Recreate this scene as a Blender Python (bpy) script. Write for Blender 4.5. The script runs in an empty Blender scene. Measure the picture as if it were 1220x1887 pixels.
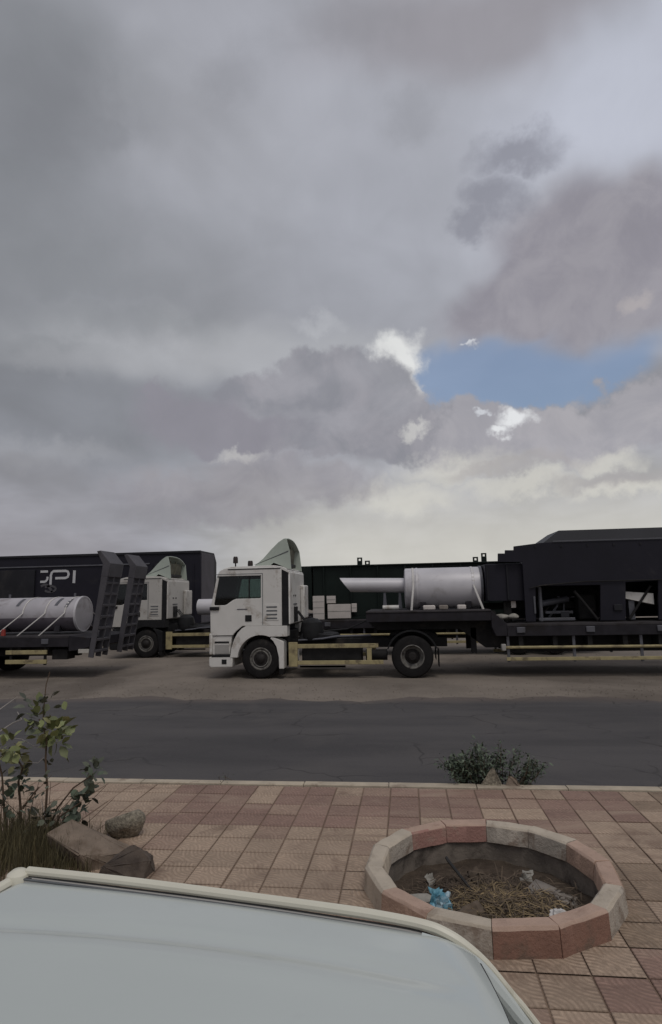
import bpy, bmesh, math, random
from mathutils import Vector, Matrix
from mathutils.geometry import tessellate_polygon
R = math.radians
scene = bpy.context.scene
C = scene.collection

# ------------------------------------------------------------------ camera
CAM_Z = 2.3
FPX = 1130.0
PSI, PIT, ROL = R(6.8), R(7.7), R(1.2)
_F = Vector((-math.sin(PSI)*math.cos(PIT), math.cos(PSI)*math.cos(PIT), math.sin(PIT)))
_R = Vector((math.cos(PSI), math.sin(PSI), 0))
_U = _R.cross(_F)
RV = _R*math.cos(ROL) - _U*math.sin(ROL)
UV = _U*math.cos(ROL) + _R*math.sin(ROL)
cam_data = bpy.data.cameras.new('camera')
cam = bpy.data.objects.new('camera', cam_data)
C.objects.link(cam)
cam.matrix_world = Matrix(((RV.x, UV.x, -_F.x, 0), (RV.y, UV.y, -_F.y, 0), (RV.z, UV.z, -_F.z, CAM_Z), (0, 0, 0, 1)))
cam_data.sensor_fit = 'VERTICAL'
cam_data.sensor_height = 24
cam_data.lens = 24*FPX/1887
cam_data.clip_start = 0.05
cam_data.clip_end = 6000
scene.camera = cam
scene.view_settings.view_transform = 'Standard'
scene.view_settings.look = 'None'
scene.view_settings.exposure = 0.0
scene.view_settings.gamma = 1.0
scene.cycles.max_bounces = 4; scene.cycles.diffuse_bounces = 2; scene.cycles.glossy_bounces = 3; scene.cycles.transparent_max_bounces = 8

def pix_dir(px, py):
    return (_F*FPX + RV*(px-610) + UV*(943.5-py)).normalized()
def at_y(px, py, y):
    d = pix_dir(px, py); t = y/d.y
    return Vector((d.x*t, y, CAM_Z+d.z*t))
def at_z(px, py, z):
    d = pix_dir(px, py); t = (z-CAM_Z)/d.z
    return Vector((d.x*t, d.y*t, z))
def project(p):
    v = Vector(p)-Vector((0, 0, CAM_Z)); z = v.dot(_F)
    if z < 0.05: return (-9999, -9999)
    return (610+FPX*v.dot(RV)/z, 943.5-FPX*v.dot(UV)/z)

# ------------------------------------------------------------------ node maths helper
class X:
    """wraps a float socket so that shader maths reads like Python"""
    def __init__(s, nt, sock): s.nt, s.k = nt, sock
    def _m(s, op, b=None, c=None):
        n = s.nt.nodes.new('ShaderNodeMath'); n.operation = op
        for i, v in enumerate((s, b, c)):
            if v is None: continue
            if isinstance(v, X): s.nt.links.new(v.k, n.inputs[i])
            else: n.inputs[i].default_value = v
        return X(s.nt, n.outputs[0])
    def __add__(s, b): return s._m('ADD', b)
    def __sub__(s, b): return s._m('SUBTRACT', b)
    def __mul__(s, b): return s._m('MULTIPLY', b)
    def __truediv__(s, b): return s._m('DIVIDE', b)
    __radd__ = __add__
    __rmul__ = __mul__
    def __rsub__(s, b): return (s*-1)+b
    def sqrt(s): return s._m('SQRT')
    def sin(s): return s._m('SINE')
    def abs(s): return s._m('ABSOLUTE')
    def min(s, b): return s._m('MINIMUM', b)
    def max(s, b): return s._m('MAXIMUM', b)
    def pw(s, b): return s._m('POWER', b)
    def smooth(s, a, b):
        n = s.nt.nodes.new('ShaderNodeMapRange'); n.interpolation_type = 'SMOOTHSTEP'
        s.nt.links.new(s.k, n.inputs[0])
        n.inputs[1].default_value = a; n.inputs[2].default_value = b
        return X(s.nt, n.outputs[0])
def mixc(nt, f, a, b):
    n = nt.nodes.new('ShaderNodeMix'); n.data_type = 'RGBA'
    for v, i in ((f, 0), (a, 6), (b, 7)):
        if isinstance(v, X): nt.links.new(v.k, n.inputs[i])
        elif hasattr(v, 'is_output'): nt.links.new(v, n.inputs[i])
        elif i == 0: n.inputs[0].default_value = v
        else: n.inputs[i].default_value = (v[0], v[1], v[2], 1)
    return n.outputs[2]
def noise(nt, vec, scale, detail=4, rough=0.5, dist=0.0, off=None):
    if off is not None:
        a = nt.nodes.new('ShaderNodeVectorMath'); a.operation = 'ADD'
        nt.links.new(vec, a.inputs[0]); a.inputs[1].default_value = off; vec = a.outputs[0]
    n = nt.nodes.new('ShaderNodeTexNoise')
    if vec is not None: nt.links.new(vec, n.inputs['Vector'])
    n.inputs['Scale'].default_value = scale; n.inputs['Detail'].default_value = detail
    n.inputs['Roughness'].default_value = rough; n.inputs['Distortion'].default_value = dist
    return X(nt, n.outputs[0])

# ------------------------------------------------------------------ world: overcast sky, one blue gap
def srgb(r, g, b):
    f = lambda c: (c/255/12.92) if c <= 10 else ((c/255+0.055)/1.055)**2.4
    return (f(r), f(g), f(b))
SUN_AZ, SUN_EL = R(150), R(60)          # azimuth clockwise from +Y: behind the camera, to the right
world = bpy.data.worlds.new('World'); scene.world = world; world.use_nodes = True
world.cycles.sampling_method = 'MANUAL'; world.cycles.sample_map_resolution = 256
wt = world.node_tree; wt.nodes.clear()
w_out = wt.nodes.new('ShaderNodeOutputWorld')
sky = wt.nodes.new('ShaderNodeTexSky'); sky.sky_type = 'NISHITA'; sky.sun_disc = False
sky.sun_elevation = SUN_EL; sky.sun_rotation = SUN_AZ; sky.dust_density = 3.0; sky.ozone_density = 1.2
bg_sky = wt.nodes.new('ShaderNodeBackground'); bg_sky.inputs[1].default_value = 0.13
wt.links.new(sky.outputs[0], bg_sky.inputs[0])
geo = wt.nodes.new('ShaderNodeTexCoord')
DIR = geo.outputs['Generated']
sep = wt.nodes.new('ShaderNodeSeparateXYZ'); wt.links.new(DIR, sep.inputs[0])
dx, dy, dz = (X(wt, sep.outputs[i]) for i in range(3))
DEG = 57.29578
az = dx._m('ARCTAN2', dy)*DEG
el = dz._m('ARCSINE')*DEG
comb = wt.nodes.new('ShaderNodeCombineXYZ')      # cloud-deck plane: cells shrink towards the horizon
den = dz.max(0.0)+0.22
wt.links.new((dx/den).k, comb.inputs[0]); wt.links.new((dy/den).k, comb.inputs[1])
PLANE = comb.outputs[0]
n_big = noise(wt, PLANE, 0.9, 2, 0.5, 0.3, (3.1, 7.7, 0))
n_mid = noise(wt, PLANE, 2.4, 3, 0.55, 0.4, (1.3, 0.2, 0))
n_fine = noise(wt, DIR, 12.0, 5, 0.6, 0.5, (2, 9, 1))
def vmath(op, a, b=None):
    n = wt.nodes.new('ShaderNodeVectorMath'); n.operation = op
    for i, v in enumerate((a, b)):
        if v is None: continue
        if hasattr(v, 'is_output'): wt.links.new(v, n.inputs[i])
        else: n.inputs[i].default_value = v
    return n.outputs['Value' if op == 'LENGTH' else 0]
def nvec(scale, detail, amp, off, rough=0.55):
    o = vmath('ADD', DIR, off); n = wt.nodes.new('ShaderNodeTexNoise'); wt.links.new(o, n.inputs['Vector'])
    n.inputs['Scale'].default_value = scale; n.inputs['Detail'].default_value = detail; n.inputs['Roughness'].default_value = rough
    return vmath('MULTIPLY', vmath('SUBTRACT', n.outputs['Color'], (0.5, 0.5, 0.5)), (amp, amp*0.8, 0))
ae = wt.nodes.new('ShaderNodeCombineXYZ'); wt.links.new(az.k, ae.inputs[0]); wt.links.new(el.k, ae.inputs[1])
# angular position stirred by turbulence: ragged, billowing cloud edges
SOFTP = vmath('ADD', ae.outputs[0], nvec(4.5, 3, 13.0, (0, 3, 1)))
CUMP = vmath('ADD', vmath('ADD', ae.outputs[0], nvec(9.0, 1, 5.0, (4, 1, 1))), nvec(26.0, 4, 4.6, (1, 1, 6), 0.6))
FINEP = vmath('ADD', ae.outputs[0], nvec(40.0, 3, 3.4, (1, 7, 6), 0.6))
def azel(px, py):
    d = pix_dir(px, py); return math.degrees(math.atan2(d.x, d.y)), math.degrees(math.asin(d.z))
def blob(P, px, py, rx, ry, soft=0.3, k=1.0):
    a0, e0 = azel(px, py); a1, _ = azel(px+rx, py); _, e1 = azel(px, py-ry)
    q = vmath('MULTIPLY', vmath('SUBTRACT', P, (a0, e0, 0)), (1/abs(a1-a0), 1/abs(e1-e0), 0))
    n = wt.nodes.new('ShaderNodeMapRange'); n.interpolation_type = 'SMOOTHSTEP'; wt.links.new(vmath('LENGTH', q), n.inputs[0])
    n.inputs[1].default_value = 1-soft; n.inputs[2].default_value = 1+soft; n.inputs[3].default_value = k; n.inputs[4].default_value = 0.0
    return X(wt, n.outputs[0])
# base deck: soft light and dark masses everywhere
lum = n_big*0.55+n_mid*0.45
deck = mixc(wt, lum.smooth(0.36, 0.64), srgb(138, 139, 145), srgb(172, 174, 183))
def lay(col, m):
    global deck
    deck = mixc(wt, m, deck, col)
def soft(col, *a): lay(col, blob(SOFTP, *a))
cover = None
def front(m):
    """a cloud that hangs in front of the blue gap"""
    global cover
    cover = cover*(m*-1+1)
def cumulus(col, P, blobs, s=0.2, k=0.95, col2=None):
    m = None
    for (px, py, rx, ry) in blobs:
        b = blob(P, px, py, rx, ry, s, k); m = b if m is None else m.max(b)
    lay(col if col2 is None else mixc(wt, n_fine.smooth(0.36, 0.66), col, col2), m); front(m)
cover = blob(SOFTP, 960, 685, 300, 105, 0.25, 0.92)
soft(srgb(124, 127, 132), 40, 170, 210, 240, 0.6, 0.75)
soft(srgb(118, 121, 126), 40, 480, 330, 200, 0.8, 0.8)
soft(srgb(150, 152, 158), 330, 560, 420, 120, 0.8, 0.5)
soft(srgb(144, 141, 147), 900, 10, 360, 120, 0.5, 0.8)
soft(srgb(190, 194, 207), 1140, 190, 280, 170, 0.7, 0.9)
soft(srgb(176, 179, 189), 700, 430, 260, 230, 0.9, 0.5)
soft(srgb(120, 123, 129), 120, 770, 330, 140, 0.7, 0.7)
hz = el.smooth(14.0, 3.0)
lay(srgb(200, 198, 191), hz*az.smooth(-26, -4)*0.95)
lay(srgb(150, 147, 152), hz*az.smooth(-16, -30)*0.7)
soft(srgb(182, 184, 188), 430, 650, 330, 55, 0.7, 0.6)
# lumpy layers over the left and the top
cumulus(srgb(126, 128, 134), CUMP, [(120, 170, 130, 110), (40, 240, 150, 70), (210, 250, 40, 50)], 0.55, 0.5)
cumulus(srgb(166, 168, 175), CUMP, [(300, 160, 90, 110), (420, 300, 160, 120)], 0.8, 0.35)
cumulus(srgb(132, 133, 139), CUMP, [(760, 210, 46, 44), (420, 130, 50, 60), (640, 40, 120, 46)], 0.8, 0.3)
cumulus(srgb(128, 131, 136), CUMP, [(110, 480, 170, 60), (230, 590, 160, 40), (60, 640, 150, 34)], 0.7, 0.42)
cumulus(srgb(164, 165, 170), CUMP, [(180, 665, 150, 22), (330, 640, 140, 26), (90, 830, 120, 22)], 0.8, 0.4)
# big dark cloud right of centre with its torn scraps
cumulus(srgb(139, 136, 145), SOFTP, [(1100, 500, 250, 150), (960, 545, 130, 85), (1200, 420, 140, 120)], 0.28, 0.88, srgb(150, 147, 154))
cumulus(srgb(130, 131, 142), CUMP, [(968, 285, 78, 36), (915, 375, 52, 44), (880, 420, 40, 30)], 0.6, 0.7)
cumulus(srgb(178, 172, 172), CUMP, [(1200, 552, 40, 16)], 0.6, 0.6)
# sunlit towers behind, then the grey cumulus in front
cumulus(srgb(226, 227, 226), CUMP, [(720, 672, 58, 58), (756, 726, 30, 24)], 0.35, 0.9)
cumulus(srgb(196, 198, 202), CUMP, [(590, 588, 40, 12)], 0.9, 0.3)
cumulus(srgb(157, 156, 163), CUMP, [(880, 800, 160, 58), (1060, 800, 150, 62), (1200, 745, 95, 66), (1140, 770, 90, 60)], 0.2, 0.95, srgb(168, 166, 171))
cumulus(srgb(232, 234, 236), FINEP, [(948, 772, 32, 14), (920, 792, 20, 10)], 0.7, 0.85)
cumulus(srgb(214, 218, 224), FINEP, [(893, 756, 11, 4), (862, 637, 10, 4), (748, 712, 12, 9)], 0.8, 0.7)
cumulus(srgb(137, 138, 146), CUMP, [(600, 705, 78, 72), (660, 755, 130, 88), (500, 760, 110, 72), (720, 790, 95, 58), (600, 800, 200, 44)], 0.16, 0.93, srgb(150, 149, 156))
cumulus(srgb(160, 160, 167), CUMP, [(530, 705, 44, 26), (655, 690, 50, 30), (470, 775, 60, 24), (715, 745, 44, 26), (600, 775, 70, 18)], 0.8, 0.5)
cumulus(srgb(139, 137, 146), CUMP, [(350, 770, 100, 58), (290, 740, 22, 42), (420, 800, 120, 40)], 0.35, 0.85)
cumulus(srgb(208, 206, 198), CUMP, [(830, 860, 90, 26), (1120, 850, 60, 20), (960, 892, 110, 20), (740, 915, 90, 30), (1150, 905, 90, 14)], 0.7, 0.72)
cumulus(srgb(206, 205, 202), CUMP, [(445, 840, 36, 10), (768, 795, 24, 9)], 0.7, 0.65)
cumulus(srgb(142, 139, 146), CUMP, [(480, 885, 110, 50), (600, 900, 90, 42), (330, 920, 120, 46), (420, 940, 150, 30)], 0.4, 0.7, srgb(152, 149, 154))
cumulus(srgb(166, 162, 162), CUMP, [(940, 860, 120, 14), (1140, 885, 110, 16)], 0.6, 0.6)
cumulus(srgb(136, 136, 141), SOFTP, [(60, 880, 90, 24), (250, 965, 160, 26)], 0.6, 0.5)
cover = cover.smooth(0.05, 0.95)*0.76

bg_cl = wt.nodes.new('ShaderNodeBackground'); bg_cl.inputs[1].default_value = 1.0
hv = wt.nodes.new('ShaderNodeHueSaturation'); wt.links.new(deck, hv.inputs['Color'])
wt.links.new((n_fine*0.16+n_mid*0.10+0.885).k, hv.inputs['Value'])     # fine billow texture through the whole deck
wt.links.new(hv.outputs[0], bg_cl.inputs[0])
mx = wt.nodes.new('ShaderNodeMixShader')
wt.links.new(cover.k, mx.inputs[0])
wt.links.new(bg_cl.outputs[0], mx.inputs[1]); wt.links.new(bg_sky.outputs[0], mx.inputs[2])
wt.links.new(mx.outputs[0], w_out.inputs[0])

sun_d = bpy.data.lights.new('sun', 'SUN'); sun_d.energy = 1.0; sun_d.angle = R(25); sun_d.color = (1.0, 0.96, 0.9)
sun = bpy.data.objects.new('sun', sun_d); C.objects.link(sun)
sdir = Vector((math.sin(SUN_AZ)*math.cos(SUN_EL), math.cos(SUN_AZ)*math.cos(SUN_EL), math.sin(SUN_EL)))
sun.rotation_euler = sdir.to_track_quat('Z', 'Y').to_euler(); sun.location = sdir*50

# ------------------------------------------------------------------ materials
MATS = {}
def mat(name, col, rough=0.6, metal=0.0, var=0.25, scale=4.0, bump=0.0, bscale=40.0, dirt=None, dirt_amt=0.0, spec=0.5, coat=0.0, dscale=1.5, rand=0.0):
    m = bpy.data.materials.new(name); m.use_nodes = True
    nt = m.node_tree; b = nt.nodes['Principled BSDF']
    tc = nt.nodes.new('ShaderNodeTexCoord'); P = tc.outputs['Object']
    n1 = noise(nt, P, scale, 6, 0.6)
    lo = tuple(c*(1-var) for c in col); hi = tuple(min(1, c*(1+var)) for c in col)
    c = mixc(nt, n1.smooth(0.25, 0.75), lo, hi)
    if rand:
        oi = nt.nodes.new('ShaderNodeObjectInfo'); ge = nt.nodes.new('ShaderNodeNewGeometry')
        r = (X(nt, oi.outputs['Random'])+X(nt, ge.outputs['Random Per Island']))._m('FRACT')
        hs = nt.nodes.new('ShaderNodeHueSaturation'); nt.links.new(c, hs.inputs['Color'])
        nt.links.new((r*(2*rand)+(1-rand)).k, hs.inputs['Value']); c = hs.outputs[0]
    if dirt is not None:
        n2 = noise(nt, P, dscale, 7, 0.65, 0.4, (4, 1, 2))
        c = mixc(nt, n2.smooth(0.66-0.32*dirt_amt, 0.78-0.2*dirt_amt)*min(1, 0.35+dirt_amt), c, dirt)
    nt.links.new(c, b.inputs['Base Color'])
    nt.links.new((n1*0.2+(rough-0.1)).k, b.inputs['Roughness'])
    b.inputs['Metallic'].default_value = metal
    b.inputs['Specular IOR Level'].default_value = spec
    b.inputs['Coat Weight'].default_value = coat
    if bump:
        n3 = noise(nt, P, bscale, 5, 0.6)
        bp = nt.nodes.new('ShaderNodeBump'); bp.inputs['Strength'].default_value = bump; bp.inputs['Distance'].default_value = 0.02
        nt.links.new(n3.k, bp.inputs['Height']); nt.links.new(bp.outputs[0], b.inputs['Normal'])
    MATS[name] = m
    return m
def M(n): return MATS[n]

# ------------------------------------------------------------------ mesh helpers
class MB:
    def __init__(s): s.v, s.f = [], []
    def add(s, vs, fs):
        o = len(s.v); s.v += [tuple(p) for p in vs]; s.f += [tuple(i+o for i in f) for f in fs]; return s
    def box(s, x0, x1, y0, y1, z0, z1):
        return s.add([(x0,y0,z0),(x1,y0,z0),(x1,y1,z0),(x0,y1,z0),(x0,y0,z1),(x1,y0,z1),(x1,y1,z1),(x0,y1,z1)],
                     [(0,3,2,1),(4,5,6,7),(0,1,5,4),(1,2,6,5),(2,3,7,6),(3,0,4,7)])
    def prism(s, poly, a, b, axis='y', holes=()):
        """polygon in (x,z) [axis y], (x,y) [axis z] or (y,z) [axis x], extruded from a to b, with holes"""
        def pt(p, t):
            return {'y': (p[0], t, p[1]), 'z': (p[0], p[1], t), 'x': (t, p[0], p[1])}[axis]
        loops = [list(poly)]+[list(h) for h in holes]
        flat = [p for l in loops for p in l]
        tris = tessellate_polygon([[Vector((p[0], p[1], 0)) for p in l] for l in loops])
        n = len(flat); vs = [pt(p, a) for p in flat]+[pt(p, b) for p in flat]; fs = []
        for t in tris: fs.append(tuple(t)); fs.append(tuple(i+n for i in reversed(t)))
        o = 0
        for l in loops:
            k = len(l)
            for i in range(k):
                j = (i+1) % k; fs.append((o+i, o+j, o+j+n, o+i+n))
            o += k
        return s.add(vs, fs)
    def cyl(s, p0, p1, r, n=16, r2=None, caps=True):
        p0, p1 = Vector(p0), Vector(p1); d = (p1-p0).normalized()
        u = d.orthogonal().normalized(); w = d.cross(u); r2 = r if r2 is None else r2
        vs = []
        for p, rr in ((p0, r), (p1, r2)):
            vs += [p+(u*math.cos(t)+w*math.sin(t))*rr for t in (2*math.pi*i/n for i in range(n))]
        fs = [(i, (i+1) % n, (i+1) % n+n, i+n) for i in range(n)]
        if caps: fs += [tuple(range(n-1, -1, -1)), tuple(range(n, 2*n))]
        return s.add(vs, fs)
    def tube(s, pts, r, n=8, taper=1.0, caps=True):
        pts = [Vector(p) for p in pts]; k = len(pts); vs = []; fs = []; u = None
        for i, p in enumerate(pts):
            d = (pts[min(i+1, k-1)]-pts[max(i-1, 0)]).normalized()
            if u is None: u = d.orthogonal().normalized()
            else:
                u = (u-d*u.dot(d))
                u = u.normalized() if u.length > 1e-6 else d.orthogonal().normalized()
            w = d.cross(u); rr = (r[i] if isinstance(r, (list, tuple)) else r*(1+(taper-1)*i/max(1, k-1)))
            vs += [p+(u*math.cos(t)+w*math.sin(t))*rr for t in (2*math.pi*j/n for j in range(n))]
        for i in range(k-1):
            for j in range(n): fs.append((i*n+j, i*n+(j+1) % n, (i+1)*n+(j+1) % n, (i+1)*n+j))
        if caps: fs += [tuple(range(n-1, -1, -1)), tuple(range((k-1)*n, k*n))]
        return s.add(vs, fs)
    def lathe(s, prof, c, axis='y', n=28):
        """profile of (radius, offset along axis)"""
        vs = []; fs = []
        for (r, t) in prof:
            for j in range(n):
                a = 2*math.pi*j/n; p, q = r*math.cos(a), r*math.sin(a)
                v = {'y': (p, t, q), 'z': (p, q, t), 'x': (t, p, q)}[axis]
                vs.append((c[0]+v[0], c[1]+v[1], c[2]+v[2]))
        for i in range(len(prof)-1):
            for j in range(n): fs.append((i*n+j, i*n+(j+1) % n, (i+1)*n+(j+1) % n, (i+1)*n+j))
        return s.add(vs, fs)
    def grid(s, fn, nu, nv):
        vs = [fn(i/nu, j/nv) for j in range(nv+1) for i in range(nu+1)]
        return s.add(vs, [(j*(nu+1)+i, j*(nu+1)+i+1, (j+1)*(nu+1)+i+1, (j+1)*(nu+1)+i) for j in range(nv) for i in range(nu)])
    def mesh(s, name, ang=35):
        me = bpy.data.meshes.new(name); me.from_pydata(s.v, [], s.f)
        bm = bmesh.new(); bm.from_mesh(me)
        bmesh.ops.recalc_face_normals(bm, faces=bm.faces); bm.to_mesh(me); bm.free()
        if ang:
            me.shade_smooth(); me.set_sharp_from_angle(angle=R(ang))
        return me
    def build(s, name, m, parent=None, bevel=0, ang=35, seg=2, loc=None):
        me = s.mesh(name, ang)
        me.materials.append(M(m) if isinstance(m, str) else m)
        return link(name, me, parent, bevel, seg, loc)
def link(name, me, parent=None, bevel=0, seg=2, loc=None):
    o = bpy.data.objects.new(name, me); C.objects.link(o); o.parent = parent
    if loc is not None: o.location = loc
    if bevel:
        b = o.modifiers.new('bevel', 'BEVEL'); b.width = bevel; b.segments = seg; b.limit_method = 'ANGLE'; b.angle_limit = R(40)
        b.harden_normals = False
    return o
def tag(o, label=None, cat=None, group=None, kind=None):
    if label: o['label'] = label
    if cat: o['category'] = cat
    if group: o['group'] = group
    if kind: o['kind'] = kind
    return o
def thing(name, label, cat, loc=(0, 0, 0), rz=0, group=None):
    o = bpy.data.objects.new(name, None); C.objects.link(o); o.location = loc; o.rotation_euler = (0, 0, rz)
    o.empty_display_size = 0.2
    return tag(o, label, cat, group)
def bx(name, m, parent, x0, x1, y0, y1, z0, z1, bevel=0.01):
    return MB().box(x0, x1, y0, y1, z0, z1).build(name, m, parent, bevel)

# ------------------------------------------------------------------ material library
mat('dirt', srgb(122, 113, 104), 0.95, 0, 0.22, 0.35, 0.5, 9, srgb(94, 86, 79), 0.5, 0.2, dscale=0.16)
mat('truck_white', srgb(208, 205, 200), 0.38, 0, 0.05, 2.0, dirt=srgb(146, 134, 120), dirt_amt=0.42, dscale=2.2)
mat('truck_white_dull', srgb(180, 176, 170), 0.5, 0, 0.06, 2.0, dirt=srgb(120, 108, 96), dirt_amt=0.4, dscale=2.2)
mat('step_grey', srgb(150, 147, 143), 0.6, 0, 0.1, 3.0, dirt=srgb(90, 82, 74), dirt_amt=0.4)
mat('black_plastic', (0.018, 0.018, 0.019), 0.55, 0, 0.25, 5.0, dirt=(0.06, 0.052, 0.046), dirt_amt=0.25, spec=0.15)
mat('chassis', (0.02, 0.019, 0.019), 0.7, 0, 0.3, 4.0, dirt=(0.055, 0.046, 0.04), dirt_amt=0.4, spec=0.15)
mat('rubber', (0.016, 0.015, 0.015), 0.85, 0, 0.25, 6.0, 0.2, 60, (0.06, 0.052, 0.046), 0.35, spec=0.15)
mat('rim_steel', srgb(116, 113, 108), 0.6, 0.2, 0.2, 8.0, dirt=(0.035, 0.03, 0.028), dirt_amt=0.6, dscale=6)
mat('hub_dark', (0.03, 0.027, 0.026), 0.6, 0.2, 0.3, 8.0, spec=0.15)
mat('guard_yellow', srgb(158, 146, 108), 0.65, 0, 0.15, 5.0, dirt=srgb(96, 84, 66), dirt_amt=0.5, dscale=3)
mat('steel_black', (0.0130, 0.0122, 0.0195), 0.55, 0, 0.2, 0.8, 0.05, 20, (0.035, 0.033, 0.035), 0.25, dscale=0.8, spec=0.25)
mat('steel_side', (0.022, 0.022, 0.026), 0.5, 0, 0.2, 0.8, 0, 20, (0.045, 0.042, 0.042), 0.3, dscale=0.7, spec=0.15)
mat('steel_green', (0.010, 0.015, 0.013), 0.5, 0, 0.25, 0.9, 0, 20, (0.03, 0.03, 0.028), 0.2, spec=0.15)
mat('steel_end_lit', srgb(88, 85, 90), 0.7, 0.0, 0.15, 2.0, spec=0.15)  # black steel made paler: light on the container end put into colour
mat('ramp_steel', srgb(82, 80, 84), 0.6, 0.1, 0.15, 2.0, dirt=(0.03, 0.027, 0.026), dirt_amt=0.4, spec=0.15)
mat('steel_grey', srgb(92, 92, 98), 0.5, 0.2, 0.15, 2.0, dirt=(0.04, 0.036, 0.034), dirt_amt=0.3)
mat('tank_silver', srgb(196, 193, 196), 0.45, 0.15, 0.08, 1.2, dirt=srgb(150, 145, 143), dirt_amt=0.3, dscale=1.2)
mat('tank_dull', srgb(172, 168, 172), 0.5, 0.15, 0.1, 1.2, dirt=srgb(128, 120, 120), dirt_amt=0.45, dscale=1.6)
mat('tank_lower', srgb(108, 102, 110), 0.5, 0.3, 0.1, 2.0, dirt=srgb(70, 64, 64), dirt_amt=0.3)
mat('strap_white', srgb(200, 196, 192), 0.8, 0, 0.1, 20)
mat('trailer_deck', srgb(64, 61, 63), 0.7, 0.1, 0.25, 3.0, 0.15, 30, srgb(46, 41, 38), 0.5, spec=0.15)
mat('trailer_frame', srgb(46, 44, 48), 0.65, 0.1, 0.25, 3.0, dirt=srgb(40, 36, 34), dirt_amt=0.5, spec=0.15)
mat('letter_white', srgb(190, 190, 192), 0.6, 0, 0.06, 4)
mat('letter_grey', srgb(74, 72, 76), 0.6, 0, 0.06, 4)
mat('carton', srgb(196, 188, 182), 0.8, 0, 0.08, 3, dirt=srgb(150, 138, 132), dirt_amt=0.3)
mat('red_plastic', srgb(150, 60, 52), 0.5)
mat('lamp_amber', srgb(38, 24, 18), 0.35)
mat('lens_white', srgb(180, 176, 168), 0.3)
mat('interior', (0.02, 0.02, 0.022), 0.8, spec=0.15)
mat('deflector', srgb(168, 176, 166), 0.5, 0, 0.06, 2, dirt=srgb(128, 126, 112), dirt_amt=0.3)
mat('deflector_inner', srgb(96, 94, 80), 0.8, 0, 0.3, 3, dirt=srgb(70, 64, 52), dirt_amt=0.5, dscale=3)
mat('car_white', srgb(184, 190, 187), 0.22, 0, 0.015, 1.5, dirt=srgb(178, 184, 182), dirt_amt=0.25, coat=0.3, dscale=2.5)
mat('car_cream', srgb(206, 202, 186), 0.4, 0, 0.05, 3, dirt=srgb(150, 142, 124), dirt_amt=0.35, dscale=6)
mat('seal_grey', srgb(92, 94, 96), 0.7, 0, 0.2, 10)
mat('seal_dark', (0.015, 0.015, 0.016), 0.7)
mat('chrome', srgb(190, 190, 190), 0.25, 0.9)
mat('concrete_dark', srgb(114, 105, 96), 0.9, 0, 0.3, 5, 0.4, 30, srgb(52, 45, 40), 0.5, dscale=3)
mat('paint_cream', srgb(182, 168, 150), 0.85, 0, 0.14, 4, 0.35, 45, srgb(128, 112, 98), 0.4, dscale=4)
mat('paint_greywhite', srgb(166, 156, 144), 0.88, 0, 0.18, 5, 0.5, 45, srgb(124, 108, 95), 0.6, dscale=6)
mat('paint_pink', srgb(152, 114, 104), 0.85, 0, 0.15, 4, 0.45, 45, srgb(160, 136, 122), 0.55, dscale=5)
mat('paint_terracotta', srgb(132, 99, 85), 0.85, 0, 0.16, 4, 0.45, 45, srgb(108, 90, 78), 0.6, dscale=5)
mat('paint_peach', srgb(166, 138, 120), 0.88, 0, 0.16, 4, 0.5, 45, srgb(132, 112, 98), 0.55, dscale=6)
mat('paint_rim', srgb(178, 166, 150), 0.9, 0, 0.12, 5, 0.35, 45, srgb(136, 122, 108), 0.4, dscale=5)
mat('paint_rim_pink', srgb(172, 146, 130), 0.9, 0, 0.12, 5, 0.35, 45, srgb(140, 112, 98), 0.4, dscale=5)
mat('soil', srgb(76, 66, 57), 0.95, 0, 0.35, 7, 0.8, 40, srgb(98, 88, 77), 0.4, 0.2, dscale=14)
mat('straw', srgb(124, 107, 80), 0.9, 0, 0.3, 6, rand=0.45)
mat('straw_dark', srgb(86, 74, 62), 0.95, 0, 0.3, 6, rand=0.45)
mat('stick', (0.012, 0.011, 0.011), 0.7)
mat('bag_blue', srgb(106, 158, 176), 0.45, 0, 0.2, 12, 0.3, 30, srgb(180, 196, 204), 0.6, dscale=9)
mat('bag_white', srgb(200, 196, 192), 0.5, 0, 0.1, 12, 0.3, 30)
mat('stone_pale', srgb(146, 142, 134), 0.9, 0, 0.2, 9, 0.4, 40)
mat('board_grey', srgb(128, 120, 112), 0.9, 0, 0.2, 7, 0.3, 40)
mat('rock_speckled', srgb(128, 120, 106), 0.95, 0, 0.5, 34, 0.9, 40, srgb(74, 70, 56), 0.5, dscale=16)
mat('rock_brown', srgb(122, 108, 95), 0.95, 0, 0.22, 6, 0.6, 22, srgb(92, 76, 62), 0.45, dscale=4)
mat('rock_dark', srgb(84, 74, 66), 0.95, 0, 0.25, 6, 0.6, 22, srgb(58, 50, 45), 0.4, dscale=4)
mat('leaf_green', srgb(108, 114, 72), 0.55, 0, 0.25, 6, rand=0.4)
mat('leaf_grey', srgb(84, 88, 74), 0.7, 0, 0.25, 6, rand=0.4)
mat('leaf_yellow', srgb(142, 140, 96), 0.6, 0, 0.2, 6, rand=0.3)
mat('leaf_dark', srgb(76, 86, 70), 0.6, 0, 0.25, 6, rand=0.5)
mat('twig_brown', srgb(88, 72, 58), 0.9, 0, 0.2, 12)
mat('twig_pale', srgb(158, 152, 148), 0.9, 0, 0.2, 12)
mat('grass_dry', srgb(82, 75, 52), 0.95, 0, 0.3, 5, rand=0.5)
mat('kerb_stone', srgb(172, 160, 142), 0.9, 0, 0.18, 3, 0.4, 30, srgb(128, 112, 98), 0.45, dscale=3)
mat('bed_mortar', srgb(124, 104, 88), 0.95, 0, 0.3, 6, 0.4, 40)

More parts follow.
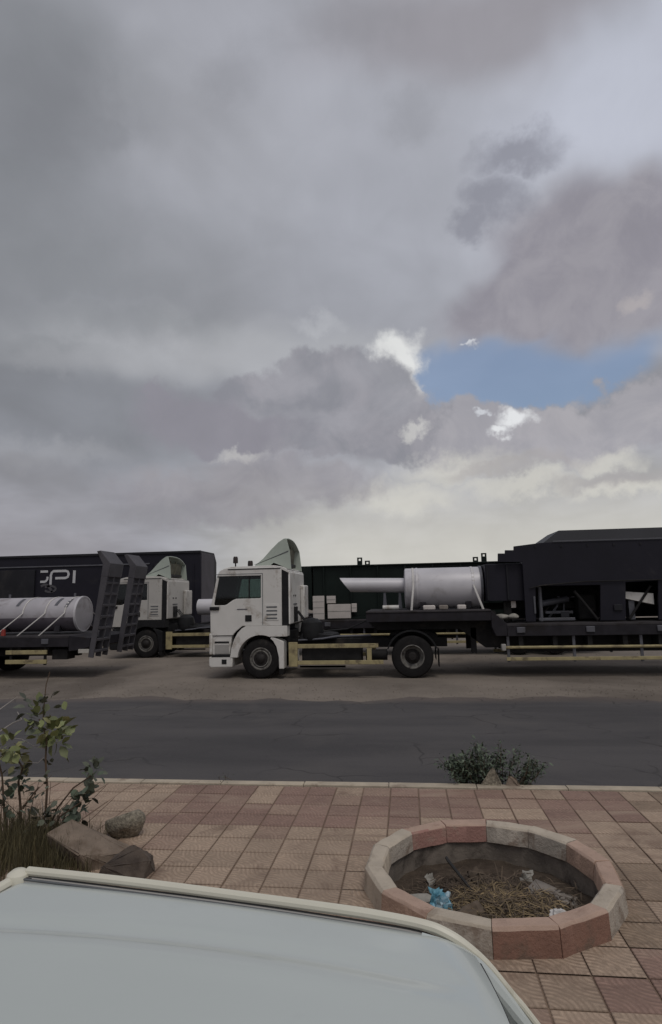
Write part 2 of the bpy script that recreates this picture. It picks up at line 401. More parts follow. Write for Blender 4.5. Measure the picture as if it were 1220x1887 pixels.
def tile_mat(name, col, stain, amt):
    """moulded cement tile: fans of concentric ribs from two opposite corners, shared lattice of 0.305 m"""
    m = bpy.data.materials.new(name); m.use_nodes = True; nt = m.node_tree; b = nt.nodes['Principled BSDF']
    tc = nt.nodes.new('ShaderNodeTexCoord'); ge = nt.nodes.new('ShaderNodeNewGeometry'); oi = nt.nodes.new('ShaderNodeObjectInfo')
    sp = nt.nodes.new('ShaderNodeSeparateXYZ'); nt.links.new(tc.outputs['Object'], sp.inputs[0])
    u = X(nt, sp.outputs[0])._m('WRAP', 0.1525, -0.1525); v = X(nt, sp.outputs[1])._m('WRAP', 0.1525, -0.1525)
    def rad(cx, cy): return ((u-cx)*(u-cx)+(v-cy)*(v-cy)).sqrt()
    d = rad(-0.15, -0.15).min(rad(0.15, 0.15))
    ribs = (d*(6.28318/0.034)).sin()
    P = ge.outputs['Position']
    n1 = noise(nt, P, 2.6, 6, 0.62, 0.5); n2 = noise(nt, P, 22, 5, 0.6); n3 = noise(nt, P, 0.9, 5, 0.6, 0.8, (7, 3, 1))
    r = (X(nt, oi.outputs['Random'])+X(nt, ge.outputs['Random Per Island']))._m('FRACT')
    c = mixc(nt, n2.smooth(0.25, 0.75), tuple(k*0.8 for k in col), tuple(k*1.18 for k in col))
    hs = nt.nodes.new('ShaderNodeHueSaturation'); nt.links.new(c, hs.inputs['Color'])
    nt.links.new((r*0.24+0.88).k, hs.inputs['Value']); c = hs.outputs[0]
    c = mixc(nt, n1.smooth(0.5, 0.72)*amt, c, stain)
    c = mixc(nt, n3.smooth(0.52, 0.7)*0.5, c, tuple(k*0.62 for k in col))
    c = mixc(nt, ribs.smooth(-0.2, -0.9)*n2.smooth(0.35, 0.6)*0.35, c, srgb(84, 66, 54))   # darker, noise-broken tone in the grooves
    mp = nt.nodes.new('ShaderNodeMapping'); nt.links.new(P, mp.inputs['Vector']); mp.inputs['Scale'].default_value = (0.45, 1.6, 1.0)
    n4 = noise(nt, mp.outputs[0], 1.5, 6, 0.65, 0.7, (2, 5, 0))
    c = mixc(nt, n4.smooth(0.46, 0.68)*0.55, c, srgb(166, 146, 128))                          # trodden dust, pale and uneven
    c = mixc(nt, n4.smooth(0.44, 0.28)*0.35, c, srgb(96, 76, 67))
    edge = u.abs().max(v.abs())+(n2-0.5)*0.02                                                # grime along the joints
    c = mixc(nt, edge.smooth(0.138, 0.149)*0.38, c, srgb(80, 63, 53))
    nt.links.new(c, b.inputs['Base Color'])
    nt.links.new((n1*-0.3+0.85).k, b.inputs['Roughness']); b.inputs['Specular IOR Level'].default_value = 0.3
    bp = nt.nodes.new('ShaderNodeBump'); bp.inputs['Strength'].default_value = 0.55; bp.inputs['Distance'].default_value = 0.006
    nt.links.new((ribs+n2*1.2).k, bp.inputs['Height']); nt.links.new(bp.outputs[0], b.inputs['Normal'])
    MATS[name] = m
tile_mat('tile_beige', srgb(166, 145, 126), srgb(112, 90, 77), 0.65)
tile_mat('tile_red', srgb(142, 116, 104), srgb(152, 128, 112), 0.6)
tile_mat('tile_brown', srgb(142, 123, 105), srgb(92, 78, 66), 0.7)
tile_mat('tile_pale', srgb(158, 134, 118), srgb(120, 96, 84), 0.5)

def asphalt():
    m = bpy.data.materials.new('asphalt'); m.use_nodes = True; nt = m.node_tree; b = nt.nodes['Principled BSDF']
    ge = nt.nodes.new('ShaderNodeNewGeometry'); P = ge.outputs['Position']
    mp = nt.nodes.new('ShaderNodeMapping'); nt.links.new(P, mp.inputs['Vector']); mp.inputs['Scale'].default_value = (0.16, 0.8, 1.0)
    streak = noise(nt, mp.outputs[0], 1.1, 5, 0.6, 0.2); fine = noise(nt, P, 60, 4, 0.7); patch = noise(nt, P, 0.5, 5, 0.6, 0.5)
    c = mixc(nt, streak.smooth(0.3, 0.7), srgb(64, 62, 63), srgb(80, 77, 77))
    c = mixc(nt, patch.smooth(0.48, 0.68)*0.55, c, srgb(86, 82, 80))
    c = mixc(nt, fine.smooth(0.5, 0.72)*0.5, c, srgb(100, 96, 93))
    sp = nt.nodes.new('ShaderNodeSeparateXYZ'); nt.links.new(P, sp.inputs[0]); y = X(nt, sp.outputs[1])
    dust = (y+(patch-0.5)*1.2).smooth(13.2, 14.1)*0.75                                  # sand blown over the far edge
    c = mixc(nt, dust, c, srgb(100, 90, 84))
    c = mixc(nt, ((y*-1)+(patch-0.5)*0.7).smooth(-7.95, -7.55)*0.5, c, srgb(104, 92, 82))  # and along the gutter
    vo = nt.nodes.new('ShaderNodeTexVoronoi'); vo.feature = 'DISTANCE_TO_EDGE'; vo.inputs['Scale'].default_value = 0.55
    wv = nt.nodes.new('ShaderNodeVectorMath'); wv.operation = 'ADD'; nt.links.new(P, wv.inputs[0]); nw = nt.nodes.new('ShaderNodeTexNoise'); nt.links.new(P, nw.inputs['Vector']); nw.inputs['Scale'].default_value = 1.2
    nt.links.new(nw.outputs['Color'], wv.inputs[1]); nt.links.new(wv.outputs[0], vo.inputs['Vector'])
    crack = X(nt, vo.outputs['Distance']).smooth(0.016, 0.003)*patch.smooth(0.42, 0.6)
    c = mixc(nt, crack*0.6, c, srgb(40, 38, 38))
    nt.links.new(c, b.inputs['Base Color']); b.inputs['Roughness'].default_value = 0.85; b.inputs['Specular IOR Level'].default_value = 0.3
    bp = nt.nodes.new('ShaderNodeBump'); bp.inputs['Strength'].default_value = 0.5; bp.inputs['Distance'].default_value = 0.006
    nt.links.new(fine.k, bp.inputs['Height']); nt.links.new(bp.outputs[0], b.inputs['Normal'])
    MATS['asphalt'] = m
asphalt()
def glass_mat(name, tint, rough=0.03):
    m = bpy.data.materials.new(name); m.use_nodes = True; nt = m.node_tree; nt.nodes.clear()
    o = nt.nodes.new('ShaderNodeOutputMaterial'); t = nt.nodes.new('ShaderNodeBsdfTransparent'); g = nt.nodes.new('ShaderNodeBsdfGlossy')
    t.inputs[0].default_value = (*tint, 1); g.inputs['Roughness'].default_value = rough
    fr = nt.nodes.new('ShaderNodeFresnel'); fr.inputs[0].default_value = 1.5
    mx = nt.nodes.new('ShaderNodeMixShader'); nt.links.new(fr.outputs[0], mx.inputs[0])
    nt.links.new(t.outputs[0], mx.inputs[1]); nt.links.new(g.outputs[0], mx.inputs[2]); nt.links.new(mx.outputs[0], o.inputs[0])
    MATS[name] = m
glass_mat('glass', (0.46, 0.53, 0.51))
glass_mat('glass_dark', (0.12, 0.13, 0.13))

# ------------------------------------------------------------------ ground, road, pavement
rnd = random.Random(5)
PAV = 0.13
PCX, PCY, PR = 0.53, 4.97, 0.915       # planter centre and outer radius
def ground_fn(u, v):
    # finer near the scene, running out to the horizon
    x = (u-0.5)*2; y = (v-0.5)*2
    X_ = math.copysign(abs(x)**3.2, x)*3000; Y_ = math.copysign(abs(y)**3.2, y)*3000+20
    z = -0.45 if Y_ < 11 else -0.004+0.03*math.sin(X_*0.7+1.3)*math.sin(Y_*0.9)*min(1, (Y_-14)/6)
    if abs(X_) > 60 or Y_ > 80: z = -0.03
    return (X_, Y_, z)
tag(MB().grid(ground_fn, 120, 120).build('ground', 'dirt'), 'bare grey-brown dirt ground of the truck lot beyond the road', 'ground', kind='structure')
def road_fn(u, v):
    x = -120+240*u
    e = 14.0+0.22*math.sin(x*0.7)+0.16*math.sin(x*1.9+1)+0.10*math.sin(x*4.3+2)+0.07*math.sin(x*7.9+1)
    return (x, 7.46+(e-7.46)*v, 0.004+0.03*math.sin(math.pi*v))
tag(MB().grid(road_fn, 900, 8).build('road', 'asphalt'), 'dark grey worn asphalt road between pavement and truck lot', 'road', kind='structure')

gr = MB(); rg = random.Random(8)
for i in range(2600):
    x = rg.uniform(-16, 10); y = 13.7+abs(rg.gauss(0, 1.6)) if rg.random() < 0.6 else rg.uniform(14, 24); s = rg.uniform(0.006, 0.022)*(1.6 if rg.random() < 0.06 else 1)
    vs = [(x+s*rg.uniform(.6, 1.2)*math.cos(a), y+s*rg.uniform(.6, 1.2)*math.sin(a), 0.0) for a in (0, 1.6, 3.1, 4.7)]+[(x+rg.gauss(0, s*.3), y+rg.gauss(0, s*.3), s*rg.uniform(0.5, 0.9)+0.008)]
    gr.add(vs, [(0, 1, 4), (1, 2, 4), (2, 3, 4), (3, 0, 4)])
tag(gr.build('gravel', 'dirt', ang=0), 'loose gravel scattered along the far road edge and truck lot', 'gravel', kind='stuff')
NSIDE = 14
def ring(r, n=NSIDE, ph=0.12, cx=PCX, cy=PCY): return [(cx+r*math.cos(ph+2*math.pi*i/n), cy+r*math.sin(ph+2*math.pi*i/n)) for i in range(n)]
pavement = MB().prism([(-14, -6), (14, -6), (14, 7.30), (-14, 7.30)], -0.03, PAV-0.009, 'z', [ring(PR-0.06)]).build('pavement', 'bed_mortar')
tag(pavement, 'beige and red patterned tile pavement beside the road', 'pavement', kind='structure')
PITCH, TW = 0.305, 0.2965
def tile_mesh(name, h=0.0):
    a, b_ = TW/2, TW/2-0.005; z0, z1, z2 = -0.03, -0.004, 0.0
    vs = [(sx*a, sy*a, z0) for sx, sy in ((-1,-1),(1,-1),(1,1),(-1,1))]+[(sx*a, sy*a, z1) for sx, sy in ((-1,-1),(1,-1),(1,1),(-1,1))]+[(sx*b_, sy*b_, z2) for sx, sy in ((-1,-1),(1,-1),(1,1),(-1,1))]
    fs = [(i, (i+1) % 4, (i+1) % 4+4, i+4) for i in range(4)]+[(i+4, (i+1) % 4+4, (i+1) % 4+8, i+8) for i in range(4)]+[(8, 9, 10, 11)]
    return vs, fs
tvs, tfs = tile_mesh('t')
tile_meshes = {}
for k in ('tile_beige', 'tile_red', 'tile_brown', 'tile_pale'):
    me = bpy.data.meshes.new('tile'); me.from_pydata(tvs, [], tfs); me.materials.append(M(k)); tile_meshes[k] = me
def tile_kind(x, y):
    px, py = project((x, y, PAV)); q = rnd.random()
    row = (7.30-y)/PITCH
    if row < 1 and q < 0.45 and x < 1.5: return 'tile_pale' if q < 0.2 else 'tile_beige'
    if row < 4.2 and -2.6 < x < 2.2:
        return 'tile_pale' if q < 0.14 else ('tile_beige' if q < 0.24 else 'tile_red')
    if x > 2.2: return 'tile_brown' if q < 0.7 else 'tile_beige'
    if y < 4.3 and x > 1.1: return 'tile_red' if q < 0.55 else 'tile_beige'
    if y < 5.6 and x > 1.4: return 'tile_brown' if q < 0.75 else 'tile_beige'
    return 'tile_red' if q < 0.05 else ('tile_pale' if q < 0.16 else 'tile_beige')
cells = []
for i in range(-46, 46):
    for j in range(44):
        x = (i+0.5)*PITCH+0.05; y = 7.30-(j+0.5)*PITCH
        d = math.hypot(x-PCX, y-PCY)
        if d < PR-0.30: continue
        px, py = project((x, y, PAV))
        vis = -60 < px < 1280 and py < 1960 and not (px < 860 and py > 1625+0.07*px) and not (px < 130 and py > 1560)
        cells.append((x, y, d, vis))
near = sorted([c for c in cells if c[3]], key=lambda c: c[1]+0.2*abs(c[0]))[:300]
nearset = set((c[0], c[1]) for c in near)
stuff = MB(); stuff_m = []; order = ['tile_beige', 'tile_red', 'tile_brown', 'tile_pale']
for (x, y, d, vis) in cells:
    k = tile_kind(x, y); dz = rnd.gauss(0, 0.0018); t1, t2 = rnd.gauss(0, 0.003), rnd.gauss(0, 0.003)
    cut = d < PR+0.16
    if (x, y) in nearset:
        if cut:                                   # tile sawn to fit round the planter
            n = 10; mb = MB(); s = TW/n
            for a in range(n):
                for b in range(n):
                    cx, cy = -TW/2+(a+0.5)*s, -TW/2+(b+0.5)*s
                    if math.hypot(x+cx-PCX, y+cy-PCY) < PR-0.06: continue
                    mb.add([(cx-s/2, cy-s/2, 0), (cx+s/2, cy-s/2, 0), (cx+s/2, cy+s/2, 0), (cx-s/2, cy+s/2, 0)], [(0, 1, 2, 3)])
            if not mb.f: continue
            me = bpy.data.meshes.new('tile'); me.from_pydata(mb.v, [], mb.f); me.materials.append(M(k))
            o = link('tile', me, pavement, loc=(x, y, PAV))
        else:
            o = link('tile', tile_meshes[k], pavement, loc=(x, y, PAV+dz)); o.rotation_euler = (t1, t2, rnd.choice((0, math.pi)))
    else:
        if cut and d < PR+0.1: continue
        stuff.add([(vx+x, vy+y, vz+PAV+dz+vx*t2+vy*t1) for vx, vy, vz in tvs], tfs); stuff_m += [order.index(k)]*len(tfs)
me = bpy.data.meshes.new('tile_field'); me.from_pydata(stuff.v, [], stuff.f)
for k in order: me.materials.append(M(k))
me.polygons.foreach_set('material_index', stuff_m)
tf = link('tile_field', me, pavement); tag(tf, kind='stuff')

kerb = thing('kerb', 'row of pale worn kerb stones between pavement and road', 'kerb'); tag(kerb, kind='structure')
kx = -14.0
while kx < 13.5:
    L = 0.98; w = rnd.gauss(0, 0.004)
    poly = [(7.312+w, -0.05), (7.462+w, -0.05), (7.46+w, 0.125), (7.44+w, 0.145), (7.312+w, 0.145)]
    mb = MB().prism([(p[0], p[1]+rnd.gauss(0, 0.0015)) for p in poly], kx+0.004, kx+L-0.004, 'x')
    mb.build('kerb_stone', 'kerb_stone', kerb, 0.008); kx += L

# ------------------------------------------------------------------ planter ring with rubbish
planter = thing('planter', 'round low planter ring of painted pink and whitewashed blocks full of litter', 'planter', (PCX, PCY, PAV))
cols = {}
def block_paint(i):
    a = math.degrees(0.12+2*math.pi*(i+0.5)/NSIDE) % 360     # 0 = right, 90 = back (road side), 270 = front
    if 75 < a < 125: return 'paint_pink'
    if 25 < a <= 75: return 'paint_greywhite'
    if a <= 25 or a > 345: return 'paint_peach'
    if 125 <= a < 155: return 'paint_greywhite'
    if 155 <= a < 200: return 'paint_cream'
    if 200 <= a < 228: return 'paint_peach'
    if 228 <= a < 255: return 'paint_greywhite'
    if 305 < a <= 345: return 'paint_greywhite'
    return 'paint_terracotta'
RIM = 0.175
for i in range(NSIDE):
    a0, a1 = 0.12+2*math.pi*i/NSIDE+0.0015, 0.12+2*math.pi*(i+1)/NSIDE-0.0015
    prof = [(PR+0.012, -0.02), (PR+0.004, RIM-0.02), (PR-0.014, RIM), (PR-0.115, RIM-0.004), (PR-0.132, RIM-0.018), (PR-0.142, 0.03), (PR-0.10, 0.02), (PR-0.06, -0.02)]
    n = 4; vs = []; fs = []; k = len(prof); jz = rnd.gauss(0, 0.003)
    for s in range(n+1):
        t = s/n; p0 = Vector((math.cos(a0), math.sin(a0))); p1 = Vector((math.cos(a1), math.sin(a1))); q = p0.lerp(p1, t)
        for (r, z) in prof: vs.append((q.x*r+rnd.gauss(0, 0.0022), q.y*r+rnd.gauss(0, 0.0022), z+jz*(z > 0.05)+rnd.gauss(0, 0.0018)))
    for s in range(n):
        for j in range(k): fs.append((s*k+j, s*k+(j+1) % k, (s+1)*k+(j+1) % k, (s+1)*k+j))
    fs += [tuple(range(k-1, -1, -1)), tuple(range(n*k, n*k+k))]
    bo_ = MB().add(vs, fs).build('block', block_paint(i), planter, 0.004, 30)
    bo_.data.materials.append(M('paint_rim_pink' if block_paint(i) in ('paint_pink', 'paint_terracotta', 'paint_peach') else 'paint_rim'))
    for f_ in bo_.data.polygons:
        if f_.center.z > RIM-0.014 and f_.normal.z > 0.5: f_.material_index = 1
MB().lathe([(PR-0.128, 0.05), (PR-0.124, -0.25)], (0, 0, 0), 'z', NSIDE*2).build('lining', 'concrete_dark', planter)
rs = random.Random(11)
def soil_fn(u, v):
    r = u*(PR-0.11); a = 2*math.pi*v; x, y = r*math.cos(a), r*math.sin(a)
    z = -0.125+0.05*math.exp(-((x-0.05)**2+(y+0.1)**2)/0.10)+0.09*max(0, min(1, (-y-0.15)/0.45))+0.015*math.sin(9*x+1)*math.cos(8*y)+0.012*math.sin(23*x)*math.sin(19*y+2)
    return (x, y, z)
MB().grid(soil_fn, 18, 48).build('soil', 'soil', planter, ang=60)
def pl(x, y, z=0): return (PCX+x, PCY+y, PAV+z)
lit = MB(); lit2 = MB()
for i in range(2600):
    a = rs.random()*6.283; r = abs(rs.gauss(0, 0.42))
    if r > 0.70: continue
    x, y = 0.08+r*math.cos(a)*1.1, -0.12+r*math.sin(a)*0.9
    if math.hypot(x, y) > 0.73: continue
    z = -0.112+0.06*math.exp(-((x-0.08)**2+(y+0.14)**2)/0.09)+0.09*max(0, min(1, (-y-0.15)/0.45))+rs.random()*0.04
    L = rs.uniform(0.05, 0.22); th = rs.random()*6.283; ph = rs.gauss(0, 0.22); w = rs.uniform(0.0022, 0.007)
    d = Vector((math.cos(th)*math.cos(ph), math.sin(th)*math.cos(ph), math.sin(ph))); c = Vector((x, y, z)); s = d.cross(Vector((0, 0, 1))).normalized()*w; n = Vector((0, 0, w*0.7))
    c0, c1, c2 = c-d*L/2, c+Vector((0, 0, 0.01*rs.random()+0.005)), c+d*L/2
    if (c2.xy.length > 0.76) or (c0.xy.length > 0.76): continue
    tgt = lit if (rs.random() < 0.5 and r < 0.40) else lit2
    vs = []
    for q, f_ in ((c0, 0.4), (c1, 1), (c2, 0.3)): vs += [q-s*f_, q+s*f_, q+n*f_]
    tgt.add(vs, [(0,1,4,3),(1,2,5,4),(2,0,3,5),(3,4,7,6),(4,5,8,7),(5,3,6,8)])
o = lit.build('dry_straw', 'straw', ang=0, loc=(PCX, PCY, PAV)); tag(o, 'tangle of dry yellow straw and stalks lying in the planter', 'straw', kind='stuff')
o = lit2.build('dead_leaf_litter', 'straw_dark', ang=0, loc=(PCX, PCY, PAV)); tag(o, 'dark dead twigs and leaf litter spread over planter soil', 'litter', kind='stuff')
def scrap(name, label, cat, m, x, y, z, pts, th, rot=(0, 0, 0), crumple=0.0, sub=5):
    """irregular thin scrap: outline filled as a crumpled sheet with thickness"""
    r_ = random.Random(sum(map(ord, name)))
    mb = MB(); nx = sub
    def fn(u, v):
        k = len(pts); a0, a1, a2, a3 = [Vector(p) for p in pts]
        q = a0.lerp(a1, u).lerp(a3.lerp(a2, u), v)
        return (q.x+r_.gauss(0, crumple*0.3), q.y+r_.gauss(0, crumple*0.3), r_.gauss(0, crumple))
    mb.grid(fn, nx, nx)
    o = mb.build(name, m, ang=25, loc=pl(x, y, z)); o.rotation_euler = rot
    s = o.modifiers.new('thick', 'SOLIDIFY'); s.thickness = th
    return tag(o, label, cat)
rl = random.Random(41)
where = ['at the back left', 'at the back', 'at the back right', 'left of the straw', 'right of the straw', 'behind the blue bag', 'at the front edge', 'below the grey board']
spots = [(-0.42, 0.30), (-0.05, 0.42), (0.34, 0.40), (-0.30, 0.02), (0.30, -0.18), (-0.46, -0.02), (0.10, -0.50), (0.56, 0.02)]
for k, (w_, (sx_, sy_)) in enumerate(zip(where, spots)):
    s_ = rl.uniform(0.035, 0.075)
    scrap('litter_scrap', 'small grey-brown crumpled litter scrap %s inside the planter' % w_, 'litter', rl.choice(['board_grey', 'stone_pale', 'straw_dark', 'bag_white']), sx_, sy_, -0.09+0.03*(sy_ < -0.1), [(-s_, -s_*0.7), (s_, -s_*0.8), (s_*0.9, s_*0.8), (-s_*0.8, s_)], 0.004, (rl.gauss(0, 0.35), rl.gauss(0, 0.35), rl.uniform(0, 3)), 0.012, 5)['group'] = 'litter in the planter'
o = MB().tube([(0, 0, 0), (0.10, -0.06, 0.08), (0.22, -0.15, 0.18), (0.235, -0.16, 0.2)][::-1], [0.011, 0.012, 0.010, 0.009], 7).build('stick', 'stick', loc=pl(-0.06, 0.06, -0.12))
o.rotation_euler = (0, 0, 0); o.scale = (-1, -1.6, 1); tag(o, 'thin black stick leaning up out of the planter litter', 'stick')
scrap('blue_bag', 'crumpled blue and white plastic bag in the planter', 'bag', 'bag_blue', -0.36, -0.27, -0.05, [(-0.075, -0.12), (0.085, -0.13), (0.07, 0.13), (-0.08, 0.15)], 0.005, (0.75, 0.15, 0.25), 0.024, 10)
def lump(name, label, cat, m, loc, r, sc, seed, amp=0.18, sub=3, sharp=0, parent=None, group=None, ang=40):
    me = bpy.data.meshes.new(name); bm = bmesh.new(); bmesh.ops.create_icosphere(bm, subdivisions=sub, radius=1)
    rr = random.Random(seed); dirs = [Vector((rr.gauss(0, 1), rr.gauss(0, 1), rr.gauss(0, 1))).normalized() for _ in range(max(1, sharp))]
    offs = [rr.uniform(0.55, 0.92) for _ in dirs]; ks = [(Vector((rr.gauss(0, 1), rr.gauss(0, 1), rr.gauss(0, 1)))*f, rr.random()*6, a) for f, a in ((1.6, 1), (3, .5), (3.5, .5), (6, .25), (9, .18), (13, .1))]
    for v in bm.verts:
        p = v.co.copy()
        if sharp:
            for d, o_ in zip(dirs, offs):
                q = p.dot(d)
                if q > o_: p -= d*(q-o_)
        n = sum(a*math.sin(k.dot(v.co)+f) for k, f, a in ks)
        p *= 1+amp*n*0.4
        v.co = Vector((p.x*sc[0], p.y*sc[1], p.z*sc[2]))*r
    bm.to_mesh(me); bm.free(); me.materials.append(M(m)); me.shade_smooth(); me.set_sharp_from_angle(angle=R(ang))
    o = link(name, me, parent, loc=loc)
    if not parent: tag(o, label, cat, group)
    return o
lump('white_paper_ball', 'crumpled white paper cup in the right of the planter', 'paper', 'bag_white', pl(0.40, -0.40, 0.005), 0.065, (1.1, 0.8, 0.95), 3, 0.6, 3, 6, ang=25)
lump('pale_stone', 'flat pale grey stone at the left inside the planter', 'stone', 'stone_pale', pl(-0.54, -0.06, -0.10), 0.17, (1.15, 0.6, 0.36), 8, 0.25, 3, 5)
scrap('grey_board', 'flat grey board scrap leaning in the right of the planter', 'board', 'board_grey', 0.42, 0.10, -0.11, [(-0.17, -0.11), (0.15, -0.13), (0.20, 0.10), (-0.12, 0.14)], 0.02, (0.25, 0.12, -0.5), 0.004, 4)
scrap('grey_paper_scrap', 'small light grey paper scrap near the planter right wall', 'paper', 'stone_pale', 0.60, -0.12, -0.10, [(-0.05, -0.04), (0.05, -0.05), (0.055, 0.04), (-0.04, 0.05)], 0.004, (0.3, 0.2, 0.4), 0.008, 4)
scrap('crushed_carton', 'crushed dark brown carton among straw at planter front', 'carton', 'straw_dark', -0.16, -0.36, -0.02, [(-0.1, -0.09), (0.1, -0.08), (0.11, 0.07), (-0.09, 0.09)], 0.012, (0.35, -0.2, 0.6), 0.012, 5)

# ------------------------------------------------------------------ rocks
def hull_rock(name, label, m, loc, pts, rz=0, bev=0.012):
    me = bpy.data.meshes.new(name); bm = bmesh.new()
    for p in pts: bm.verts.new(p)
    bmesh.ops.convex_hull(bm, input=bm.verts)
    bmesh.ops.bevel(bm, geom=bm.edges[:], offset=bev*0.6, segments=1, affect='EDGES', clamp_overlap=True)
    bmesh.ops.triangulate(bm, faces=bm.faces[:])
    bmesh.ops.subdivide_edges(bm, edges=bm.edges[:], cuts=2, use_grid_fill=True)
    rr = random.Random(len(name))
    for v in bm.verts: v.co += Vector((rr.gauss(0, 1), rr.gauss(0, 1), rr.gauss(0, 1)))*0.0042
    bmesh.ops.recalc_face_normals(bm, faces=bm.faces)
    bm.to_mesh(me); bm.free(); me.materials.append(M(m)); me.shade_smooth(); me.set_sharp_from_angle(angle=R(28))
    o = link(name, me, loc=loc); o.rotation_euler = (0, 0, rz)
    return tag(o, label, 'rock', 'rocks around the bush')
p = at_z(226, 1543, PAV)
lump('boulder', 'rounded speckled grey boulder at the back of the rocks', 'rock', 'rock_speckled', (p.x, p.y+0.05, PAV+0.105), 0.17, (1.12, 0.85, 0.72), 21, 0.16, 4, 4, group='rocks around the bush', ang=60)
p = at_z(150, 1600, PAV)
hull_rock('rock', 'large brown slab rock with a sloping flat face beside dry grass', 'rock_brown', (p.x+0.03, p.y+0.12, PAV-0.02),
          [(-0.36, -0.02, 0), (0.08, -0.16, 0), (0.30, 0.0, 0), (0.32, 0.16, 0), (-0.34, 0.30, 0), (-0.40, -0.08, 0.24), (-0.32, 0.14, 0.29), (0.02, -0.20, 0.15), (0.34, 0.04, 0.11), (0.30, 0.12, 0.12)], -0.12)
p = at_z(230, 1614, PAV)
hull_rock('rock', 'dark angular rock with a ridged top nearest the pickup roof', 'rock_dark', (p.x, p.y+0.06, PAV-0.01),
          [(-0.22, -0.12, 0), (0.16, -0.15, 0), (0.21, 0.02, 0), (0.12, 0.18, 0), (-0.14, 0.16, 0), (-0.18, -0.10, 0.09), (0.02, 0.02, 0.21), (0.10, -0.02, 0.20), (0.19, -0.08, 0.13), (0.18, 0.05, 0.12), (-0.10, 0.10, 0.13)], 0.1)

# ------------------------------------------------------------------ plants
def leaf(mb, base, d, L, w, curl=0.25, roll=None, rr=random):
    """thick oval leaf: folded midrib, six faces"""
    d = Vector(d).normalized(); s = d.cross(Vector((0, 0, 1)))
    s = s.normalized() if s.length > 1e-4 else Vector((1, 0, 0))
    s = (Matrix.Rotation(rr.uniform(-1.0, 1.0) if roll is None else roll, 3, d) @ s); n = s.cross(d); b = Vector(base)
    ts = (0.0, 0.3, 0.65, 1.0); ws = (0.12, 0.85, 0.95, 0.05); vs = []
    for t, q in zip(ts, ws):
        c = b+d*L*t-n*curl*L*t*t
        vs += [c-s*w*q*0.5+n*w*0.10*q, c, c+s*w*q*0.5+n*w*0.10*q]
    fs = []
    for i in range(3):
        o = i*3; fs += [(o, o+1, o+4, o+3), (o+1, o+2, o+5, o+4)]
    mb.add(vs, fs)
rp = random.Random(77)
YB = 5.55
def bp(px, py, y=YB): return at_y(px, py, y)
rm0 = random.Random(31)
bush = thing('milkweed_bush', 'sparse leafy bush with bare pale twigs behind the rocks at left', 'bush', bp(50, 1560)*1.0)
bo = Vector(bush.location); bo.z = PAV; bush.location = bo
def stem(name, m, pix, r0, r1, y0=0.0, y1=0.0):
    pts = [bp(a, b, YB+y0+(y1-y0)*i/(len(pix)-1))-bo for i, (a, b) in enumerate(pix)]
    n = len(pts); MB().tube(pts, [r0+(r1-r0)*i/(n-1) for i in range(n)], 6).build(name, m, bush)
    return pts
stem('stem', 'twig_brown', [(60, 1580), (84, 1500), (87, 1450), (84, 1400), (86, 1360), (72, 1325)], 0.013, 0.006)
stem('stem', 'twig_brown', [(70, 1580), (105, 1490), (135, 1452), (160, 1435), (172, 1425)], 0.010, 0.005, 0, -0.1)
stem('stem', 'twig_brown', [(75, 1580), (110, 1505), (140, 1485), (150, 1478)], 0.010, 0.005, -0.1, -0.25)
stem('stem', 'twig_brown', [(40, 1580), (38, 1490), (34, 1440), (42, 1415), (30, 1395), (12, 1390)], 0.013, 0.006, 0.1, 0.05)
stem('stem', 'twig_brown', [(42, 1490), (62, 1462), (72, 1450)], 0.009, 0.006)
stem('stem', 'twig_brown', [(78, 1345), (82, 1290), (85, 1262), (92, 1238)], 0.006, 0.004)
stem('stem', 'twig_brown', [(20, 1580), (8, 1500), (4, 1430), (-8, 1380)], 0.012, 0.006, 0, 0)
stem('twig', 'twig_pale', [(-30, 1378), (0, 1348), (24, 1332), (40, 1326), (32, 1312)], 0.008, 0.004, -0.1, 0)
stem('twig', 'twig_pale', [(-30, 1330), (0, 1307), (32, 1284)], 0.007, 0.003, -0.1, 0)
stem('twig', 'twig_pale', [(86, 1380), (60, 1374), (40, 1362), (4, 1358)], 0.005, 0.003)
stem('twig', 'twig_pale', [(84, 1393), (70, 1406), (40, 1404)], 0.004, 0.002)
for k in range(34):
    x0 = rm0.uniform(0, 120); y0_ = rm0.uniform(1530, 1590); ln = rm0.uniform(40, 120); an = rm0.gauss(0.15, 0.45)
    dy_ = rm0.uniform(-0.25, 0.2)
    stem('dry_stem', 'twig_brown' if rm0.random() < 0.7 else 'twig_pale', [(x0, y0_), (x0+ln*0.5*math.sin(an)+rm0.gauss(0, 4), y0_-ln*0.5), (x0+ln*math.sin(an*1.3), y0_-ln)], 0.004, 0.002, dy_, dy_)
